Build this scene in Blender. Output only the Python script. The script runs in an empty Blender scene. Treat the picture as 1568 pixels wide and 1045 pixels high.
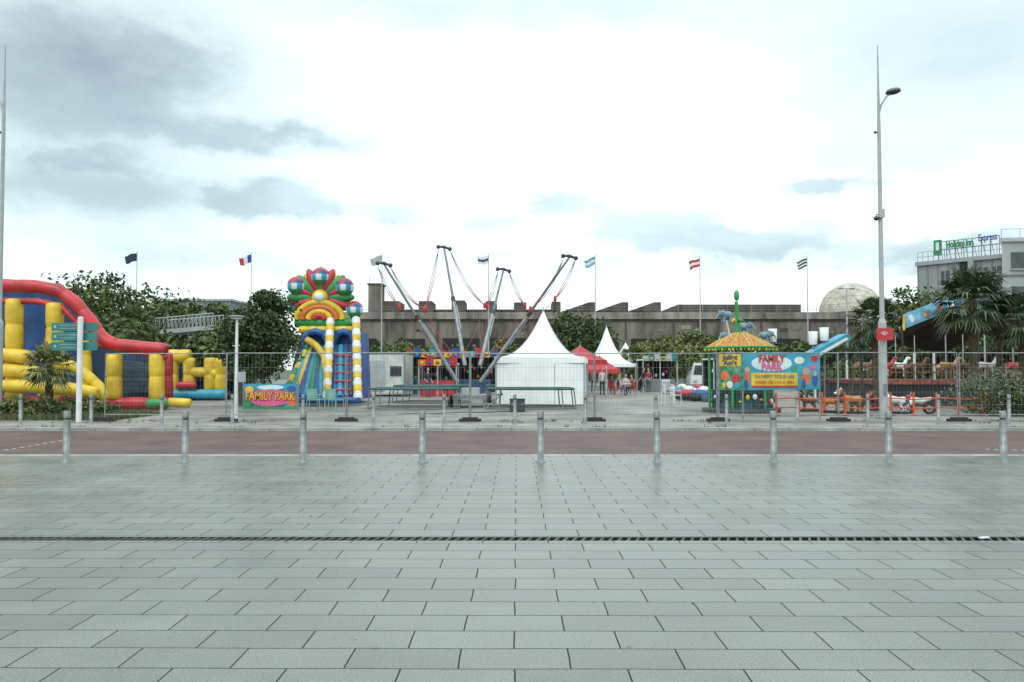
import bpy, math, random, bmesh
import numpy as np
from mathutils import Vector, Matrix, Quaternion
random.seed(7); rng=np.random.default_rng(7)
sc=bpy.context.scene
CAMH=1.68; F=1220.0; TH=math.atan(44/1220)
def W(px,py,d):
    u=(px-784)/F; v=(522.5-py)/F
    y=math.cos(TH)-v*math.sin(TH); z=math.sin(TH)+v*math.cos(TH)
    t=d/y
    return Vector((u*t,d,CAMH+z*t))
def G(px,py,zg=0.0):
    u=(px-784)/F; v=(522.5-py)/F
    y=math.cos(TH)-v*math.sin(TH); z=math.sin(TH)+v*math.cos(TH)
    t=(zg-CAMH)/z
    return Vector((u*t,y*t,zg))
def gx(px,d): return W(px,566,d).x
def hz(py,d): return W(784,py,d).z

# ---------------- materials
def M(name,col,rough=.6,metal=0,var=.12,scale=3.0,bump=0,island=False,spec=.5,streak=False):
    m=bpy.data.materials.new(name); m.use_nodes=True
    n=m.node_tree.nodes; l=m.node_tree.links; p=n['Principled BSDF']
    p.inputs['Roughness'].default_value=rough; p.inputs['Metallic'].default_value=metal
    p.inputs['Specular IOR Level'].default_value=spec
    tc=n.new('ShaderNodeTexCoord')
    mx=n.new('ShaderNodeMix'); mx.data_type='RGBA'
    mx.inputs['A'].default_value=tuple(max(0,c*(1-2*var)) for c in col)+(1,)
    mx.inputs['B'].default_value=tuple(min(1,c*(1+2*var)) for c in col)+(1,)
    if island:
        g=n.new('ShaderNodeNewGeometry'); l.new(g.outputs['Random Per Island'],mx.inputs['Factor'])
    else:
        nz=n.new('ShaderNodeTexNoise'); nz.inputs['Scale'].default_value=scale; nz.inputs['Detail'].default_value=5
        if streak:
            mp=n.new('ShaderNodeMapping'); mp.inputs['Scale'].default_value=(1,1,.2); l.new(tc.outputs['Object'],mp.inputs[0]); l.new(mp.outputs[0],nz.inputs['Vector']); nz.inputs['Roughness'].default_value=.68
        else: l.new(tc.outputs['Object'],nz.inputs['Vector'])
        mr=n.new('ShaderNodeMapRange'); mr.inputs['From Min'].default_value=.28; mr.inputs['From Max'].default_value=.72
        l.new(nz.outputs['Fac'],mr.inputs['Value']); l.new(mr.outputs[0],mx.inputs['Factor'])
    l.new(mx.outputs['Result'],p.inputs['Base Color'])
    if bump:
        bp=n.new('ShaderNodeBump'); bp.inputs['Strength'].default_value=bump; bp.inputs['Distance'].default_value=.02
        n2=n.new('ShaderNodeTexNoise'); n2.inputs['Scale'].default_value=scale*6; n2.inputs['Detail'].default_value=3
        l.new(tc.outputs['Object'],n2.inputs['Vector']); l.new(n2.outputs['Fac'],bp.inputs['Height']); l.new(bp.outputs[0],p.inputs['Normal'])
    return m
steel=M('brushed_steel',(.22,.23,.23),.45,.5,.18,8)
galv=M('galvanised',(.25,.265,.27),.5,.5,.15,5)
wht=M('white_paint',(.62,.64,.64),.5,0,.06)
lgrey=M('light_grey',(.34,.36,.365),.6,0,.08)
grey=M('grey_paint',(.16,.17,.175),.5,0,.08)
dark=M('dark_metal',(.03,.032,.035),.5,0,.1)
black=M('black_rubber',(.018,.018,.018),.7,0,.1)
red=M('red_vinyl',(.42,.022,.03),.4,0,.18,1.5,.08)
redp=M('red_plastic',(.42,.02,.03),.4,0,.1)
pinkrope=M('elastic_red',(.30,.05,.065),.7,0,.1)
yel=M('yellow_vinyl',(.60,.41,.025),.4,0,.15,1.5,.08)
blu=M('blue_vinyl',(.015,.08,.27),.45,0,.22,1.5,.05)
blud=M('dark_blue_vinyl',(.025,.06,.13),.5,0,.25,1.5)
cyan=M('cyan_vinyl',(.03,.27,.39),.45,0,.16,1.5)
grn=M('green_vinyl',(.025,.23,.065),.45,0,.16,1.5)
orange=M('orange_plastic',(.55,.13,.03),.5,0,.14)
pink=M('pink_print',(.6,.09,.22),.5,0,.14)
teal=M('teal_sign',(.02,.17,.155),.4,0,.08)
skin=M('skin',(.48,.28,.2),.6,0,.05)
hairm=M('hair',(.05,.03,.02),.7,0,.1)
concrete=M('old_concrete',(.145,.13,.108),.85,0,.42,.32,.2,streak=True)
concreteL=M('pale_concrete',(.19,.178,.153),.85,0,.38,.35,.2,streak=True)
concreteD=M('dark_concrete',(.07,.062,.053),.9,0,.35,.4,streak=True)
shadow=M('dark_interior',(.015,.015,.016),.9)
tentw=M('tent_canvas',(.79,.82,.82),.55,0,.03,1.2)
wood=M('wood',(.17,.095,.05),.7,0,.2)
brown=M('brown_net',(.06,.045,.035),.8,0,.2)
bark=M('bark',(.08,.06,.045),.9,0,.25,6,.4)
palmbark=M('palm_fibre',(.075,.055,.035),.95,0,.4,12,.6)
leafA=M('leaf_dark',(.042,.066,.024),.6,0,.35,3,island=True,spec=.3)
leafB=M('leaf_mid',(.076,.108,.034),.6,0,.33,3,island=True,spec=.3)
leafC=M('leaf_light',(.12,.15,.045),.6,0,.3,3,island=True,spec=.3)
leafY=M('leaf_yellowish',(.17,.17,.06),.6,0,.25,3,island=True,spec=.3)
leafS=M('leaf_silver',(.13,.155,.105),.6,0,.25,3,island=True,spec=.3)
leafP=M('palm_leaf',(.045,.07,.028),.5,0,.38,3,island=True)
grassm=M('grass_blades',(.09,.11,.045),.7,0,.35,3,island=True)

# ---------------- builder
class B:
    def __init__(s,name): s.n=name;s.v=[];s.f=[];s.mi=[];s.sm=[];s.mats=[]
    def m(s,mat):
        if mat not in s.mats: s.mats.append(mat)
        return s.mats.index(mat)
    def add(s,vs,fs,mat,smooth=False):
        o=len(s.v); s.v.extend([tuple(v) for v in vs]); i=s.m(mat)
        for f in fs: s.f.append(tuple(a+o for a in f)); s.mi.append(i); s.sm.append(smooth)
    def box(s,c,size,mat,rz=0,R=None):
        x,y,z=[a/2 for a in size]; R=R or Matrix.Rotation(rz,3,'Z'); c=Vector(c)
        vs=[c+R@Vector((a*x,b*y,e*z)) for e in(-1,1) for b in(-1,1) for a in(-1,1)]
        s.add(vs,[(0,2,3,1),(4,5,7,6),(0,1,5,4),(2,6,7,3),(0,4,6,2),(1,3,7,5)],mat)
    def tube(s,pts,r,mat,seg=8,cap=True,smooth=True,flat=1.0):
        pts=[Vector(p) for p in pts]; n=len(pts)
        if not isinstance(r,(list,tuple)): r=[r]*n
        T=[]
        for i in range(n):
            a=pts[max(0,i-1)];b=pts[min(n-1,i+1)]; T.append((b-a).normalized())
        up=Vector((0,0,1)) if abs(T[0].z)<.9 else Vector((0,1,0))
        u=T[0].cross(up).normalized(); vs=[]
        for i in range(n):
            u=(u-T[i]*u.dot(T[i])).normalized(); w=T[i].cross(u)
            for k in range(seg):
                a=2*math.pi*k/seg; vs.append(pts[i]+(u*math.cos(a)+w*math.sin(a)*flat)*r[i])
        fs=[(i*seg+k,i*seg+(k+1)%seg,(i+1)*seg+(k+1)%seg,(i+1)*seg+k) for i in range(n-1) for k in range(seg)]
        s.add(vs,fs,mat,smooth)
        if cap: s.add(vs[:seg],[tuple(range(seg))[::-1]],mat); s.add(vs[-seg:],[tuple(range(seg))],mat)
    def puff(s,pts,r,mat,seg=12,step=.85,rnd=True):
        pts=[Vector(p) for p in pts]; L=[0]
        for a,c in zip(pts,pts[1:]): L.append(L[-1]+(c-a).length)
        tot=L[-1]; n=max(1,round(tot/step)); out=[];rr=[]
        def at(t):
            for i in range(len(L)-1):
                if t<=L[i+1]+1e-9: return pts[i].lerp(pts[i+1],(t-L[i])/max(1e-6,L[i+1]-L[i]))
            return pts[-1]
        prof=[(0,.90),(.04,.955),(.25,1.0),(.5,1.02),(.75,1.0),(.96,.955)]
        for k in range(n):
            for f,q in prof: out.append(at(tot*(k+f)/n)); rr.append(r*q)
        out.append(at(tot)); rr.append(r*.9)
        if rnd: rr[0]=r*.6; rr[-1]=r*.6
        s.tube(out,rr,mat,seg)
    def ell(s,c,r,mat,R=None,su=14,sv=9,matf=None):
        if not isinstance(r,(list,tuple)): r=(r,r,r)
        R=R or Matrix.Identity(3); c=Vector(c); vs=[]
        for j in range(sv+1):
            p=math.pi*j/sv
            for i in range(su):
                a=2*math.pi*i/su
                vs.append(c+R@Vector((r[0]*math.sin(p)*math.cos(a),r[1]*math.sin(p)*math.sin(a),r[2]*math.cos(p))))
        for j in range(sv):
            for i in range(su):
                q=[j*su+i,(j+1)*su+i,(j+1)*su+(i+1)%su,j*su+(i+1)%su]
                mm=matf(i/su,j/sv) if matf else mat
                s.f.append(tuple(a+len(s.v) for a in q)); s.mi.append(s.m(mm)); s.sm.append(True)
        s.v.extend([tuple(v) for v in vs])
    def poly(s,pts,mat): s.add(pts,[tuple(range(len(pts)))],mat)
    def prism(s,pts,vec,mat):
        pts=[Vector(p) for p in pts]; vec=Vector(vec); n=len(pts)
        vs=pts+[p+vec for p in pts]
        s.add(vs,[tuple(range(n))[::-1],tuple(range(n,2*n))]+[(i,(i+1)%n,n+(i+1)%n,n+i) for i in range(n)],mat)
    def lathe(s,prof,c,mat,seg=16,smooth=True):
        c=Vector(c); vs=[c+Vector((r*math.cos(2*math.pi*k/seg),r*math.sin(2*math.pi*k/seg),z)) for r,z in prof for k in range(seg)]
        fs=[(i*seg+k,i*seg+(k+1)%seg,(i+1)*seg+(k+1)%seg,(i+1)*seg+k) for i in range(len(prof)-1) for k in range(seg)]
        s.add(vs,fs,mat,smooth)
    def leaves(s,P,size,mats,probs=None):
        n=len(P); P=np.asarray(P)
        a=rng.normal(size=(n,3)); a/=np.linalg.norm(a,axis=1)[:,None]
        b=rng.normal(size=(n,3)); b-=a*(a*b).sum(1)[:,None]; b/=np.linalg.norm(b,axis=1)[:,None]
        L=(size*(.6+.8*rng.random(n)))[:,None]
        q=np.stack([P-a*L*.5,P+b*L*.3,P+a*L*.5,P-b*L*.3],1).reshape(-1,3)
        o=len(s.v); s.v.extend(map(tuple,q.tolist()))
        s.f.extend([(o+4*i,o+4*i+1,o+4*i+2,o+4*i+3) for i in range(n)])
        ids=[s.m(m) for m in mats]; s.mi.extend(rng.choice(ids,size=n,p=probs).tolist()); s.sm.extend([False]*n)
    def done(s,origin=True):
        me=bpy.data.meshes.new(s.n); V=np.array(s.v)
        o=np.zeros(3)
        if origin: o=np.array([(V[:,0].min()+V[:,0].max())/2,(V[:,1].min()+V[:,1].max())/2,V[:,2].min()])
        me.from_pydata((V-o).tolist(),[],s.f)
        for m in s.mats: me.materials.append(m)
        me.polygons.foreach_set('material_index',s.mi); me.polygons.foreach_set('use_smooth',s.sm); me.update()
        ob=bpy.data.objects.new(s.n,me); ob.location=o; sc.collection.objects.link(ob); return ob
def text(st,loc,size,mat,parent,rz=0,align='CENTER',bold=.0,ext=.004,sx=1):
    c=bpy.data.curves.new('lettering','FONT'); c.body=st; c.size=size; c.align_x=align; c.align_y='CENTER'; c.extrude=ext; c.offset=bold; c.materials.append(mat)
    o=bpy.data.objects.new('lettering',c); sc.collection.objects.link(o)
    o.rotation_euler=(math.pi/2,0,rz); o.location=loc; o.scale=(sx,1,1)
    o.parent=parent; o.matrix_parent_inverse=Matrix.Translation(-Vector(parent.location)); return o

# ---------------- ground
def paving_mat():
    m=bpy.data.materials.new('granite_paving'); m.use_nodes=True; n=m.node_tree.nodes; l=m.node_tree.links; p=n['Principled BSDF']
    tc=n.new('ShaderNodeTexCoord')
    mp=n.new('ShaderNodeMapping'); mp.inputs['Rotation'].default_value=(0,0,math.radians(.35)); l.new(tc.outputs['Object'],mp.inputs[0])
    w=n.new('ShaderNodeTexNoise'); w.inputs['Scale'].default_value=1.3; w.inputs['Detail'].default_value=2; l.new(mp.outputs[0],w.inputs['Vector'])
    wm=n.new('ShaderNodeVectorMath'); wm.operation='MULTIPLY_ADD'; wm.inputs[1].default_value=(.03,.022,0); l.new(w.outputs['Color'],wm.inputs[0]); l.new(mp.outputs[0],wm.inputs[2])
    br=n.new('ShaderNodeTexBrick'); l.new(wm.outputs[0],br.inputs['Vector'])
    br.offset=.5; br.inputs['Scale'].default_value=1; br.inputs['Brick Width'].default_value=.64; br.inputs['Row Height'].default_value=.325
    br.inputs['Mortar Size'].default_value=.0058; br.inputs['Mortar Smooth'].default_value=.3; br.inputs['Bias'].default_value=0
    br.inputs['Color1'].default_value=(.172,.190,.168,1); br.inputs['Color2'].default_value=(.136,.152,.134,1); br.inputs['Mortar'].default_value=(.022,.026,.020,1)
    n1=n.new('ShaderNodeTexNoise'); n1.inputs['Scale'].default_value=80; n1.inputs['Detail'].default_value=3; l.new(tc.outputs['Object'],n1.inputs['Vector'])
    n2=n.new('ShaderNodeTexNoise'); n2.inputs['Scale'].default_value=.7; n2.inputs['Detail'].default_value=7; n2.inputs['Roughness'].default_value=.7; l.new(tc.outputs['Object'],n2.inputs['Vector'])
    r1=n.new('ShaderNodeMapRange'); r1.inputs['From Min'].default_value=.3;r1.inputs['From Max'].default_value=.7;r1.inputs['To Min'].default_value=.6; r1.inputs['To Max'].default_value=1.4; l.new(n1.outputs['Fac'],r1.inputs['Value'])
    r2=n.new('ShaderNodeMapRange'); r2.inputs['From Min'].default_value=.3;r2.inputs['From Max'].default_value=.7;r2.inputs['To Min'].default_value=.76; r2.inputs['To Max'].default_value=1.17; l.new(n2.outputs['Fac'],r2.inputs['Value'])
    mu=n.new('ShaderNodeMath'); mu.operation='MULTIPLY'; l.new(r1.outputs[0],mu.inputs[0]); l.new(r2.outputs[0],mu.inputs[1])
    vm=n.new('ShaderNodeVectorMath'); vm.operation='SCALE'; l.new(br.outputs['Color'],vm.inputs[0]); l.new(mu.outputs[0],vm.inputs['Scale'])
    vo=n.new('ShaderNodeTexVoronoi'); vo.inputs['Scale'].default_value=1.9; l.new(tc.outputs['Object'],vo.inputs['Vector'])
    sp=n.new('ShaderNodeMapRange'); sp.inputs['From Min'].default_value=.02; sp.inputs['From Max'].default_value=.045; sp.inputs['To Min'].default_value=.45; sp.inputs['To Max'].default_value=1; l.new(vo.outputs['Distance'],sp.inputs['Value'])
    vm2=n.new('ShaderNodeVectorMath'); vm2.operation='SCALE'; l.new(vm.outputs[0],vm2.inputs[0]); l.new(sp.outputs[0],vm2.inputs['Scale'])
    l.new(vm2.outputs[0],p.inputs['Base Color'])
    rr=n.new('ShaderNodeMapRange'); rr.inputs['From Min'].default_value=.35;rr.inputs['From Max'].default_value=.65;rr.inputs['To Min'].default_value=.25; rr.inputs['To Max'].default_value=.38; l.new(n2.outputs['Fac'],rr.inputs['Value'])
    ra=n.new('ShaderNodeMath'); ra.operation='ADD'; rm=n.new('ShaderNodeMath'); rm.operation='MULTIPLY'; rm.inputs[1].default_value=.4; l.new(br.outputs['Fac'],rm.inputs[0]); l.new(rr.outputs[0],ra.inputs[0]); l.new(rm.outputs[0],ra.inputs[1]); l.new(ra.outputs[0],p.inputs['Roughness'])
    si=n.new('ShaderNodeMath'); si.operation='MULTIPLY_ADD'; si.inputs[1].default_value=-.35; si.inputs[2].default_value=.5; l.new(br.outputs['Fac'],si.inputs[0]); l.new(si.outputs[0],p.inputs['Specular IOR Level'])
    bp=n.new('ShaderNodeBump'); bp.inputs['Strength'].default_value=.22; bp.inputs['Distance'].default_value=.003
    sb=n.new('ShaderNodeMath'); sb.operation='SUBTRACT'; l.new(n1.outputs['Fac'],sb.inputs[0]); l.new(br.outputs['Fac'],sb.inputs[1]); l.new(sb.outputs[0],bp.inputs['Height']); l.new(bp.outputs[0],p.inputs['Normal'])
    return m
pav=paving_mat()
asph=M('red_asphalt',(.082,.044,.035),.62,0,.22,.9,.6)
farm=M('pale_asphalt',(.18,.177,.156),.65,0,.26,.45,.4)
groundm=M('ground',(.07,.08,.05),.9,0,.3,.05)
kerbm=M('kerb_granite',(.26,.27,.245),.6,0,.16,2,.3)
def sheet(name,x0,x1,y0,y1,z,mat):
    b=B(name); b.poly([(x0,y0,z),(x1,y0,z),(x1,y1,z),(x0,y1,z)],mat); return b.done(False)
sheet('ground',-3000,3000,-600,4000,-.2,groundm)
DR0,DR1=7.90,8.08; RZ=-.08
b=B('plaza_pavement')
b.poly([(-90,-25,0),(90,-25,0),(90,DR0,0),(-90,DR0,0)],pav); b.poly([(-90,DR1,0),(90,DR1,0),(90,15.6,0),(-90,15.6,0)],pav); b.done(False)
b=B('drain_channel'); dgm=M('grate',(.075,.08,.072),.65,.1,.3)
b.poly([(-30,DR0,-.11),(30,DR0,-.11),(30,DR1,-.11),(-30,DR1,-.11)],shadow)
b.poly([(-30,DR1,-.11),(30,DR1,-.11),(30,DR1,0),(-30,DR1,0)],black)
x=-14
while x<14:
    b.prism([(x,DR0+.010,-.04),(x+.024,DR0+.010,-.04),(x+.079,DR1-.010,-.04),(x+.055,DR1-.010,-.04)],(0,0,.036),dgm); x+=.090
b.box((0,DR0+.005,-.012),(60,.009,.020),black); b.box((0,DR1-.005,-.012),(60,.009,.020),black)
b.done()
b=B('litter')
rl=random.Random(11)
for i in range(46):
    x=rl.uniform(-9,9); y=rl.uniform(4.4,15); s=rl.uniform(.006,.016); a=rl.random()*6.3
    p=[Vector((x+s*math.cos(a+k*1.57)*(1.7 if k%2 else 1),y+s*math.sin(a+k*1.57)*(1.7 if k%2 else 1),.004+.004*(k%2))) for k in range(4)]
    b.poly(p,[black,leafY,wood,lgrey][i%4])
q=G(1507,825); b.box((q.x,q.y,.010),(.11,.04,.012),wht,.3)
b.done()
def kerb(name,y,w,z1):
    b=B(name); x=-80
    while x<80:
        b.box((x+.496,y,(z1-.2)/2),(.985,w,z1+.2),kerbm); x+=1.0
    return b.done()
kerb('kerb',15.74,.27,.004); kerb('kerb',16.05,.32,-.04)
sheet('road',-200,200,15.8,23.3,RZ,asph)
b=B('gutter_line')
for y0,y1 in((16.3,16.38),(22.9,22.98)): b.poly([(-90,y0,RZ+.004),(90,y0,RZ+.004),(90,y1,RZ+.004),(-90,y1,RZ+.004)],kerbm)
b.done(False)
kerb('kerb',23.2,.3,.006)
b=B('far_pavement'); b.poly([(-90,23.36,0),(90,23.36,0),(90,140,0),(-90,140,0)],farm); b.done(False)
b=B('paving_band'); 
b.poly([(-90,23.6,.004),(90,23.6,.004),(90,25.0,.004),(-90,25.0,.004)],M('band',(.215,.218,.195),.6,0,.2,1)); b.done(False)
b=B('weeds')
for i in range(420):
    x=rl.uniform(-26,26); y=rl.choice([23.38,25.02,25.9,26.1])+rl.uniform(-.03,.06)
    if math.sin(x*1.3)+math.sin(x*.47+1)<.2: continue
    for k in range(5): 
        dx=rl.uniform(-.06,.06); b.poly([(x+dx-.012,y,.005),(x+dx+.012,y,.005),(x+dx*1.8,y+rl.uniform(-.03,.03),rl.uniform(.03,.11))],grassm)
b.done()
b=B('road_marking')
paint=M('road_paint',(.42,.42,.40),.6,0,.15,6)
for a in [G(4+i*12,690-i*2.0,RZ) for i in range(9)]+[G(1512+i*14,689+i*.4,RZ) for i in range(5)]:
    b.poly([(a.x,a.y,RZ+.004),(a.x+.08,a.y,RZ+.004),(a.x+.08,a.y+.13,RZ+.004),(a.x,a.y+.13,RZ+.004)],paint)
b.done(False)

# ---------------- bollards
def bollard(px,d,h=.93,r=.06):
    b=B('steel_bollard'); x=gx(px,d)
    b.lathe([(r+.035,0.001),(r+.035,.012),(r,.014),(r,h-.16)],(x,d,0),steel,18)
    b.lathe([(r,h-.16),(r-.01,h-.155),(r-.01,h-.132),(r,h-.127)],(x,d,0),dark,18)
    b.lathe([(r,h-.127),(r,h-.012),(r-.01,h),(0.001,h)],(x,d,0),steel,18)
    b.done()
for px in (-75,105,285,466,647,828,1006,1183,1360,1534,1714): bollard(px+random.uniform(-1,1),G(0,708).y)
for i in range(-1,16):
    bollard(33+i*107.9,24.35,.93,.052)

# ---------------- fence
fx=[-25,160,347,531,720,910,1099,1283,1467,1652]; FD=26.0
xs=[gx(p,FD) for p in fx]
ft=hz(541,FD)
for i in range(1,len(xs)-1):
    b=B('temporary_fence_panel'); x0,x1=xs[i]+.02,xs[i+1]-.02; dy=.03*((i%2)*2-1); tz=random.uniform(-.02,.02)
    for x in (x0,x1): b.tube([(x,FD+dy,.1),(x,FD+dy,ft+tz)],.021,galv,6)
    for z in (.22,ft+tz): b.tube([(x0,FD+dy,z),(x1,FD+dy,z)],.019,galv,6)
    k=x0+.1
    while k<x1-.05:
        b.tube([(k,FD+dy,.22),(k,FD+dy,ft+tz)],.0024,galv,3,cap=False); k+=.12
    for z in (.55,.95,1.35,1.75): b.tube([(x0,FD+dy,z),(x1,FD+dy,z)],.003,galv,3,cap=False)
    b.done()
for i in range(1,len(xs)):
    b=B('fence_foot'); x=xs[i]
    b.prism([(x-.36,FD-.11,.005),(x+.36,FD-.11,.005),(x+.36,FD+.11,.005),(x-.36,FD+.11,.005)],(0,0,.08),black)
    b.box((x,FD,.11),(.5,.18,.05),black); b.box((x,FD,.9),(.07,.1,.06),galv); b.done()

# ---------------- tall lamps
def tall_lamp(x,d,left=False):
    b=B('street_lamp')
    top=hz(70,d); z1=hz(495,d)
    b.box((x,d,.02),(.4,.4,.04),galv)
    b.tube([(x,d,0),(x,d,z1)],.14,lgrey,10); b.tube([(x,d,z1),(x,d,z1+.15)],[.14,.085],lgrey,10)
    b.tube([(x,d,z1),(x,d,hz(200,d)),(x,d,hz(130,d)),(x,d,top)],[.085,.06,.035,.018],lgrey,10)
    b.box((x,d-.15,1.0),(.12,.02,.4),grey)
    s=-1 if left else 1
    p=[(x,d,hz(175,d)),(x+s*.1,d,hz(160,d)),(x+s*.28,d,hz(148,d)),(x+s*.4,d,hz(145,d))]
    b.tube(p,[.04,.035,.03,.03],lgrey,8)
    R=Matrix.Rotation(-s*.15,3,'Y')
    b.ell((x+s*.52,d,hz(141,d)),(.27,.2,.09),dark,R); b.ell((x+s*.52,d,hz(139,d)),(.25,.19,.09),grey,R)
    b.tube([(x-.02,d,hz(203,d)),(x-.13,d,hz(203,d))],.02,dark,6); b.ell((x-.13,d,hz(203,d)),.05,dark)
    if not left:
        zc=hz(333,d); b.tube([(x,d,zc+.1),(x-.15,d-.05,zc+.08),(x-.17,d-.06,zc)],.02,dark,6); b.ell((x-.17,d-.06,zc-.05),(.09,.09,.08),dark); b.box((x,d-.09,zc+.12),(.18,.1,.3),lgrey)
    return b.done()
tall_lamp(gx(1352,27.5),27.5); tall_lamp(W(0,430,27.5).x,27.5,True)
b=B('information_sign'); d=27.2; a=W(1342,503,d); c=W(1368,521,d)
b.box(((a.x+c.x)/2,d,(a.z+c.z)/2),(c.x-a.x,.03,a.z-c.z),redp)
cx,cz=(a.x+c.x)/2,(a.z+c.z)/2
for r in(.05,.1,.15):
    b.tube([(cx-.02+r*math.cos(t)*.9,d-.02,cz-.07+r*math.sin(t)) for t in [.6+i*.32 for i in range(7)]],.012,wht,4)
b.box((cx,d+.08,cz),(.08,.14,.1),galv); b.done()
b=B('street_lamp'); px,d=362,27.3; x=gx(px,d); z=hz(489,d)
b.tube([(x,d,0),(x,d,1),(x,d,z)],[.085,.065,.045],wht,8)
b.tube([(x,d,z-.02),(x,d,z+.06)],[.04,.1],wht,8)
b.ell((x,d,z+.09),(.3,.3,.035),lgrey); b.ell((x,d,z+.03),(.2,.2,.04),wht)
b.tube([(x+.1,d,z-.9),(x-.14,d,z-.92)],.015,wht,6); b.box((x+.18,d,z*.42),(.28,.03,.35),lgrey); b.done()
b=B('street_lamp'); d=75; x=gx(1298,d); z=hz(442,d)
b.tube([(x,d,0),(x,d,z)],[.12,.06],lgrey,8); b.tube([(x-.5,d,z),(x+.5,d,z)],.04,lgrey,6)
for s in(-1,1): b.box((x+s*.55,d,z-.03),(.4,.3,.1),grey); 
b.done()

# ---------------- direction sign
b=B('direction_sign'); d=25.6
x=gx(122,d); b.tube([(x,d,0),(x,d,hz(487,d))],.085,wht,12); b.ell((x,d,hz(487,d)),(.085,.085,.04),wht)
for k,(y0,y1,xl,xr) in enumerate(((494,507,76,146),(508.5,522,76,146),(523.5,537,76,146))):
    a=W(xl,y0,d);c=W(xr,y1,d); yy=d+.13; zm=(a.z+c.z)/2
    b.box(((a.x+c.x)/2,yy,zm),(c.x-a.x,.05,a.z-c.z-.01),teal)
    for q in range(2): b.box((a.x+.65-.12*q,yy-.03,zm+.05-.1*q),(.8-.3*q,.008,.016),lgrey)
    b.box((a.x+.12,yy-.03,zm),(.08,.008,.08),lgrey)
b.done()

# ---------------- vegetation
def clumps(c,r,k,shell=.35):
    out=[]
    while len(out)<k:
        v=rng.normal(size=3); v/=np.linalg.norm(v); rad=(shell+(1-shell)*rng.random())**.6
        out.append(np.array(c)+v*np.array(r)*rad)
    return out
def crown(b,c,r,k,n,size,mats,probs=None,rc=.28):
    cs=clumps(c,r,k); rr=min(r)*rc
    for q in cs:
        m=n//k; s=rr*(.6+.9*rng.random())
        g=rng.normal(size=(m,3)); nn=np.linalg.norm(g,axis=1)[:,None]; g=g/np.maximum(nn,1e-6)*np.minimum(nn,1.9)
        P=q+g*s*np.array([1,1,.7])*.75
        tone=rng.random()
        if tone<.33: pr=[.7,.25,.05]
        elif tone<.7: pr=[.3,.5,.2]
        else: pr=[.12,.4,.48]
        b.leaves(P,size,mats,pr)
    return cs
def tree(name,px,d,ytop,R,zb,n=6000,size=.16,mats=(leafA,leafB,leafC),k=34,tr=.12):
    b=B(name); x=gx(px,d); z=hz(ytop,d); c=(x,d,(z+zb)/2); r=(R,R,(z-zb)/2*.92)
    cs=crown(b,c,r,k,n,size,mats)
    crown(b,(x+R*.1,d,z-.15*(z-zb)),(R*.45,R*.45,(z-zb)*.16),6,n//7,size,mats,None,.5)
    top=Vector((x,d,zb+(z-zb)*.6))
    b.tube([(x,d,0),(x+.05,d,zb*.6),(x-.03,d,zb+.3),top],[tr*1.3,tr,tr*.8,tr*.3],bark,8)
    for q in cs[::3]:
        s=Vector((x,d,zb*.8+random.random()*(z-zb)*.3)); e=Vector(q); mid=(s+e)/2+Vector((0,0,.1))
        b.tube([s,mid,e],[tr*.45,tr*.3,tr*.1],bark,5)
    return b.done()
tree('deciduous_tree',402,35,436,1.45,1.25,12000,.16,k=56,mats=(leafA,leafA,leafB))
tree('deciduous_tree',368,37,470,.95,1.2,3500,.16,k=24,mats=(leafA,leafA,leafB))
b=B('distant_trees')
for px,yt,d,R in ((20,446,62,3),(62,428,60,2.6),(100,432,58,3),(140,427,62,3),(182,422,60,3.2),(222,434,62,3),(258,456,64,2.4),(300,466,66,1.8),(335,462,60,1.8),(150,480,50,2.6),(90,480,52,2.8),(215,485,50,2.2),(250,515,50,2.0),(310,518,48,2.0),(350,500,50,2.2),(335,525,46,1.8)):
    x=gx(px,d);z=hz(yt,d); crown(b,(x,d,z*.52),(R,R,z*.48),44,2900,.36,(leafA,leafB,leafC),None,.3); b.tube([(x,d,0),(x,d,z*.6)],[.2,.08],bark,6)
b.done()
b=B('distant_trees')
for i,px in enumerate(range(560,1110,26)):
    d=95+rng.random()*14; yt=520+rng.random()*13; R=2.1+rng.random()
    if 640<px<840: yt+=6
    x=gx(px,d);z=hz(yt,d); crown(b,(x,d,z*.5),(R,R,z*.5),16,700,.5,(leafA,leafB,leafC) if px<930 else (leafB,leafC,leafC),None,.35)
for px,yt,d,R in ((880,478,80,3.1),(862,488,82,2.2),(900,484,80,2.4)):
    x=gx(px,d);z=hz(yt,d); crown(b,(x,d,z*.55),(R,R,z*.45),40,3200,.36,(leafA,leafA,leafB),None,.3)
b.done()
for px,d,yt,R in ((1000,70,520,2.0),(1030,66,516,2.0),(1065,70,508,2.0),(975,72,528,1.6),(1050,62,535,1.6),(620,75,522,1.6),(770,80,520,1.8)):
    tree('young_tree',px,d,yt,R,1.0,1900,.3,mats=(leafB,leafC,leafY),k=22,tr=.1)
for px,d,yt,R,mt in ((1392,62,438,2.1,(leafA,leafB,leafC)),(1436,58,440,2.0,(leafB,leafB,leafC)),(1545,56,462,2.8,(leafB,leafC,leafC)),(1600,52,450,2.6,(leafA,leafB,leafC)),(1475,60,476,2.6,(leafA,leafA,leafB)),(1290,60,524,1.6,(leafA,leafB,leafC)),(1225,66,525,1.7,(leafA,leafB,leafC)),(1180,70,528,1.8,(leafA,leafB,leafB)),(1350,58,512,2.2,(leafA,leafA,leafB)),(1420,52,515,2.0,(leafA,leafB,leafC)),(1510,50,500,2.2,(leafA,leafB,leafC))):
    tree('deciduous_tree',px,d,yt,R,1.2,3600,.29,mats=mt,k=34,tr=.16)
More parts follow.
